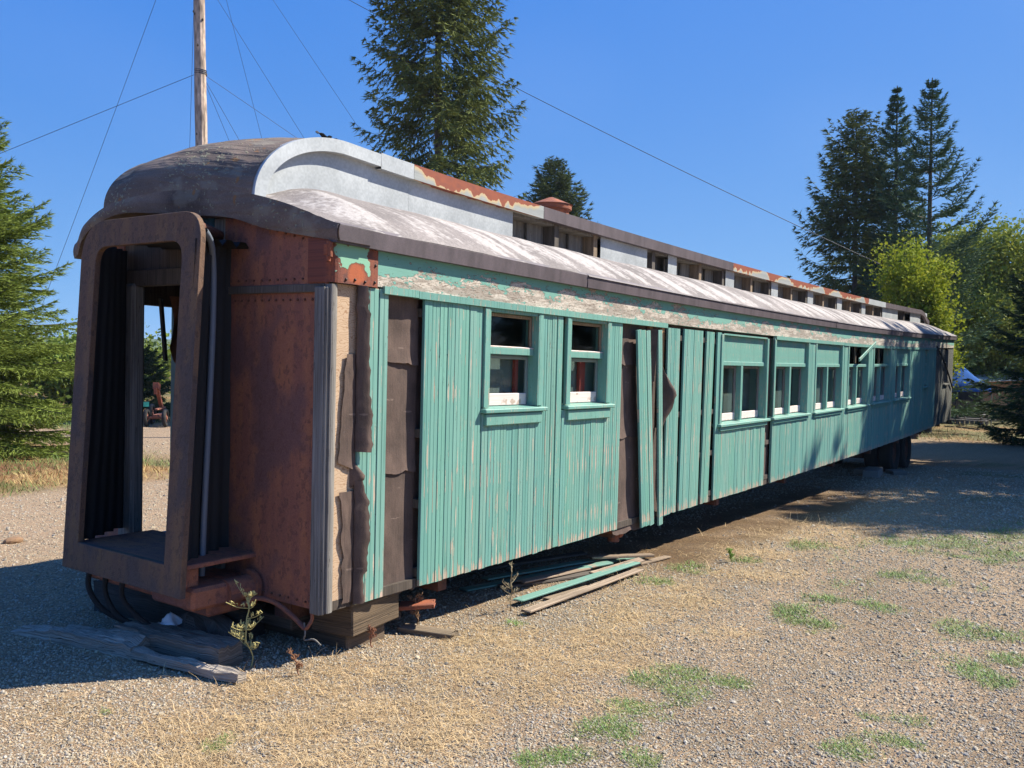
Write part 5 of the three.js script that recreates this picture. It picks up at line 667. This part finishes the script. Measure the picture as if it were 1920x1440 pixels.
// ---------- far right: tarp, shed, fence, picnic table ----------
{
  const [x, z] = [55.5, -4.1], t = thing('tarp_canopy', 'blue tarp canopy on poles beyond the far end', 'canopy'); t.position.set(x, gy(x, z), z); t.rotation.y = 0.35;
  part('tarp', sheet(16, 16, 0.01, (u, v) => { const a = Math.abs(u - 0.5) * 2, b = Math.abs(v - 0.5) * 2; return [(u - 0.5) * 3.2, 3.7 - 1.45 * Math.max(a, b) - 0.12 * Math.sin(a * 3.1) * Math.sin(b * 3.1) - (Math.max(a, b) > 0.99 ? 0.25 : 0), (v - 0.5) * 3.2]; }), M({ roughness: 1 }, [0.008, 0.085, 0.30]), t);
  for (const a of [-1.5, 1.5]) for (const b of [-1.5, 1.5]) part('pole', cyl(0.03, 0.03, 2.3, 8).translate(a, 1.15, b), greyWood, t);
}
{
  const [x, z] = [61.6, -2.2], t = thing('wooden_shed', 'orange board shed with pale corrugated roof at the right', 'shed'); t.position.set(x, gy(x, z), z); t.rotation.y = 1.2;
  for (let i = 0; i < 26; i++) part('wall_board', cb(-0.02, 0.02, 0, 2.5 + 0.02 * h2(i, 3), -2.6 + i * 0.2, -2.6 + i * 0.2 + 0.19), i % 3 ? M({ ...bareT, bumpScale: 0.003 }, [1.75, 0.95, 0.45]) : M({ ...bareT, bumpScale: 0.003 }, [1.4, 0.75, 0.36]), t);
  part('back_wall', bx(0.04, 2.6, 0, 2.45, -2.6, 2.6), darkWood, t);
  part('roof', sheet(60, 2, 0.01, (u, v) => [mix(-0.5, 2.9, v), mix(2.55, 3.0, v) + 0.02 * Math.sin(u * 190), mix(-2.9, 2.9, u)]), M({ roughness: 0.5, metalness: 0.2 }, [0.55, 0.57, 0.6]), t);
}
{
  const t = thing('board_fence', 'short grey board fence beside the shed', 'fence'); const x = 55.5, z = -3.6; t.position.set(x, gy(x, z), z); t.rotation.y = 0.25;
  for (let i = 0; i < 11; i++) part('picket', cb(-0.015, 0.015, 0, 1.35 + 0.12 * h2(i, 7), -1.6 + i * 0.26, -1.6 + i * 0.26 + 0.2), greyWood, t); for (const y of [0.35, 1.05]) part('rail', cb(0.016, 0.07, y, y + 0.09, -1.6, 1.25), greyWood, t);
  solo('water_barrel', (() => { const g = new THREE.LatheGeometry([[0.001, 0], [0.28, 0], [0.3, 0.1], [0.31, 0.45], [0.3, 0.8], [0.28, 0.9], [0.001, 0.9]].map(q => new THREE.Vector2(...q)), 18).toNonIndexed(); g.translate(53.2, gy(53.2, -4.2), -4.2); return g; })(), plain(0.02, 0.022, 0.025, 0.6), 'black barrel standing in front of the grey fence', 'barrel');
}
{
  const x = 51.5, z = -2.75, t = thing('picnic_table', 'weathered picnic table on the grass in front of the shed', 'picnic table'); t.position.set(x, gy(x, z), z); t.rotation.y = 1.35;
  for (let i = 0; i < 5; i++) part('table_board', cb(-0.95, 0.95, 0.72, 0.76, -0.38 + i * 0.155, -0.38 + i * 0.155 + 0.14), greyWood, t);
  for (const s of [-1, 1]) { for (let i = 0; i < 2; i++) part('seat_board', cb(-0.95, 0.95, 0.42, 0.46, s * 0.68 - 0.13 + i * 0.14, s * 0.68 - 0.13 + i * 0.14 + 0.125), greyWood, t); part('cross_brace', cb(s * 0.65 - 0.02, s * 0.65 + 0.02, 0.38, 0.42, -0.8, 0.8), greyWoodDark, t); part('top_brace', cb(s * 0.65 - 0.02, s * 0.65 + 0.02, 0.67, 0.719, -0.36, 0.36), greyWoodDark, t); for (const k of [-1, 1]) { const g = cb(-0.02, 0.02, -0.41, 0.41, -0.045, 0.045); g.rotateX(k * 0.45); g.translate(s * 0.61, 0.36, k * 0.42); part('leg', g, greyWoodDark, t); } }
}
// ---------- far left, seen through the doorway: rusty implement, green plank, orange post ----------
{
  const x = 15.9, z = -25.6, t = thing('farm_implement', 'rusty wheeled farm implement with raised arm seen through the doorway', 'farm implement'); t.position.set(x, gy(x, z), z); t.rotation.y = 0.75;
  const wheel = (a, b, r) => { const w = part('wheel', mg([new THREE.TorusGeometry(r, 0.075, 8, 22).toNonIndexed()]), rubberM, t); w.position.set(a, r + 0.07, b); const sp = []; for (let i = 0; i < 6; i++) sp.push(cb(-0.02, 0.02, -r, r, -0.015, 0.015).rotateZ(i * Math.PI / 6)); part('spokes', mg([...sp, cyl(0.07, 0.07, 0.12, 10).rotateX(Math.PI / 2)]), rustM, w); };
  wheel(-0.1, 0.35, 0.27); wheel(0.05, -0.35, 0.27); wheel(1.25, 0.4, 0.33); wheel(1.25, -0.45, 0.33);
  part('axle', cyl(0.045, 0.045, 0.8, 8).rotateX(Math.PI / 2).translate(0, 0.34, 0), rustM, t); part('chassis', mg([cb(-0.1, 1.4, 0.36, 0.46, -0.1, 0.1), cb(0.0, 1.3, 0.62, 0.68, -0.05, 0.05)]), rustM, t);
  part('arm', (() => { const g = cb(-0.62, 0.62, -0.07, 0.07, -0.06, 0.06); g.rotateZ(-0.85); g.translate(0.52, 1.05, 0); return g; })(), rustOrange, t); part('arm_head', mg([cb(-0.16, 0.16, -0.12, 0.12, -0.1, 0.1).rotateZ(-0.3).translate(0.12, 1.5, 0), cb(-0.1, 0.02, -0.2, 0.05, -0.05, 0.05).translate(-0.02, 1.42, 0)]), rustOrange, t);
  span([14.7, gy(14.7, -26.4) + 0.78, -26.4], [15.7, gy(15.5, -26) + 0.82, -25.75], 0.05, 0.18, M({ roughness: 0.6 }, [0.05, 0.5, 0.36]), 'green_plank', 'bright turquoise plank beside the farm implement', 'plank');
  solo('orange_post', lay(cb(-0.07, 0.07, 0, 1.0, -0.07, 0.07, 0.01), 14.95, -26.15, 0.3), M({ roughness: 0.7 }, [0.55, 0.18, 0.06]), 'orange post holding up the turquoise plank', 'post');
}
// ---------- far hills ----------
function ridge(dist, base, amp, seed, a0, a1, col) { const n = 90, g = grid(n, 14, (u, v) => { const a = mix(a0, a1, u), h = base + amp * (fw(u * 7 + seed, 1.3, 5, seed)), d = dist + v * dist * 0.35, y = -8 + (h + 8) * Math.sin(Math.min(1, v * 1.25) * Math.PI / 2) * (0.9 + 0.2 * fw(u * 40, v * 9, 3, seed)); return [camX + d * Math.cos(a), y, camZ + d * Math.sin(a)]; }); setting('hills', g, M({ roughness: 1 }, col)); }
ridge(1500, 8, 46, 3, -1.9, -0.1, [0.045, 0.07, 0.03]); ridge(420, 3, 11, 8, -1.75, -0.85, [0.07, 0.10, 0.03]);
scene.fog = new THREE.FogExp2(new THREE.Color().setRGB(0.62, 0.76, 1.0), 0.00022);
renderer.render(scene, camera);
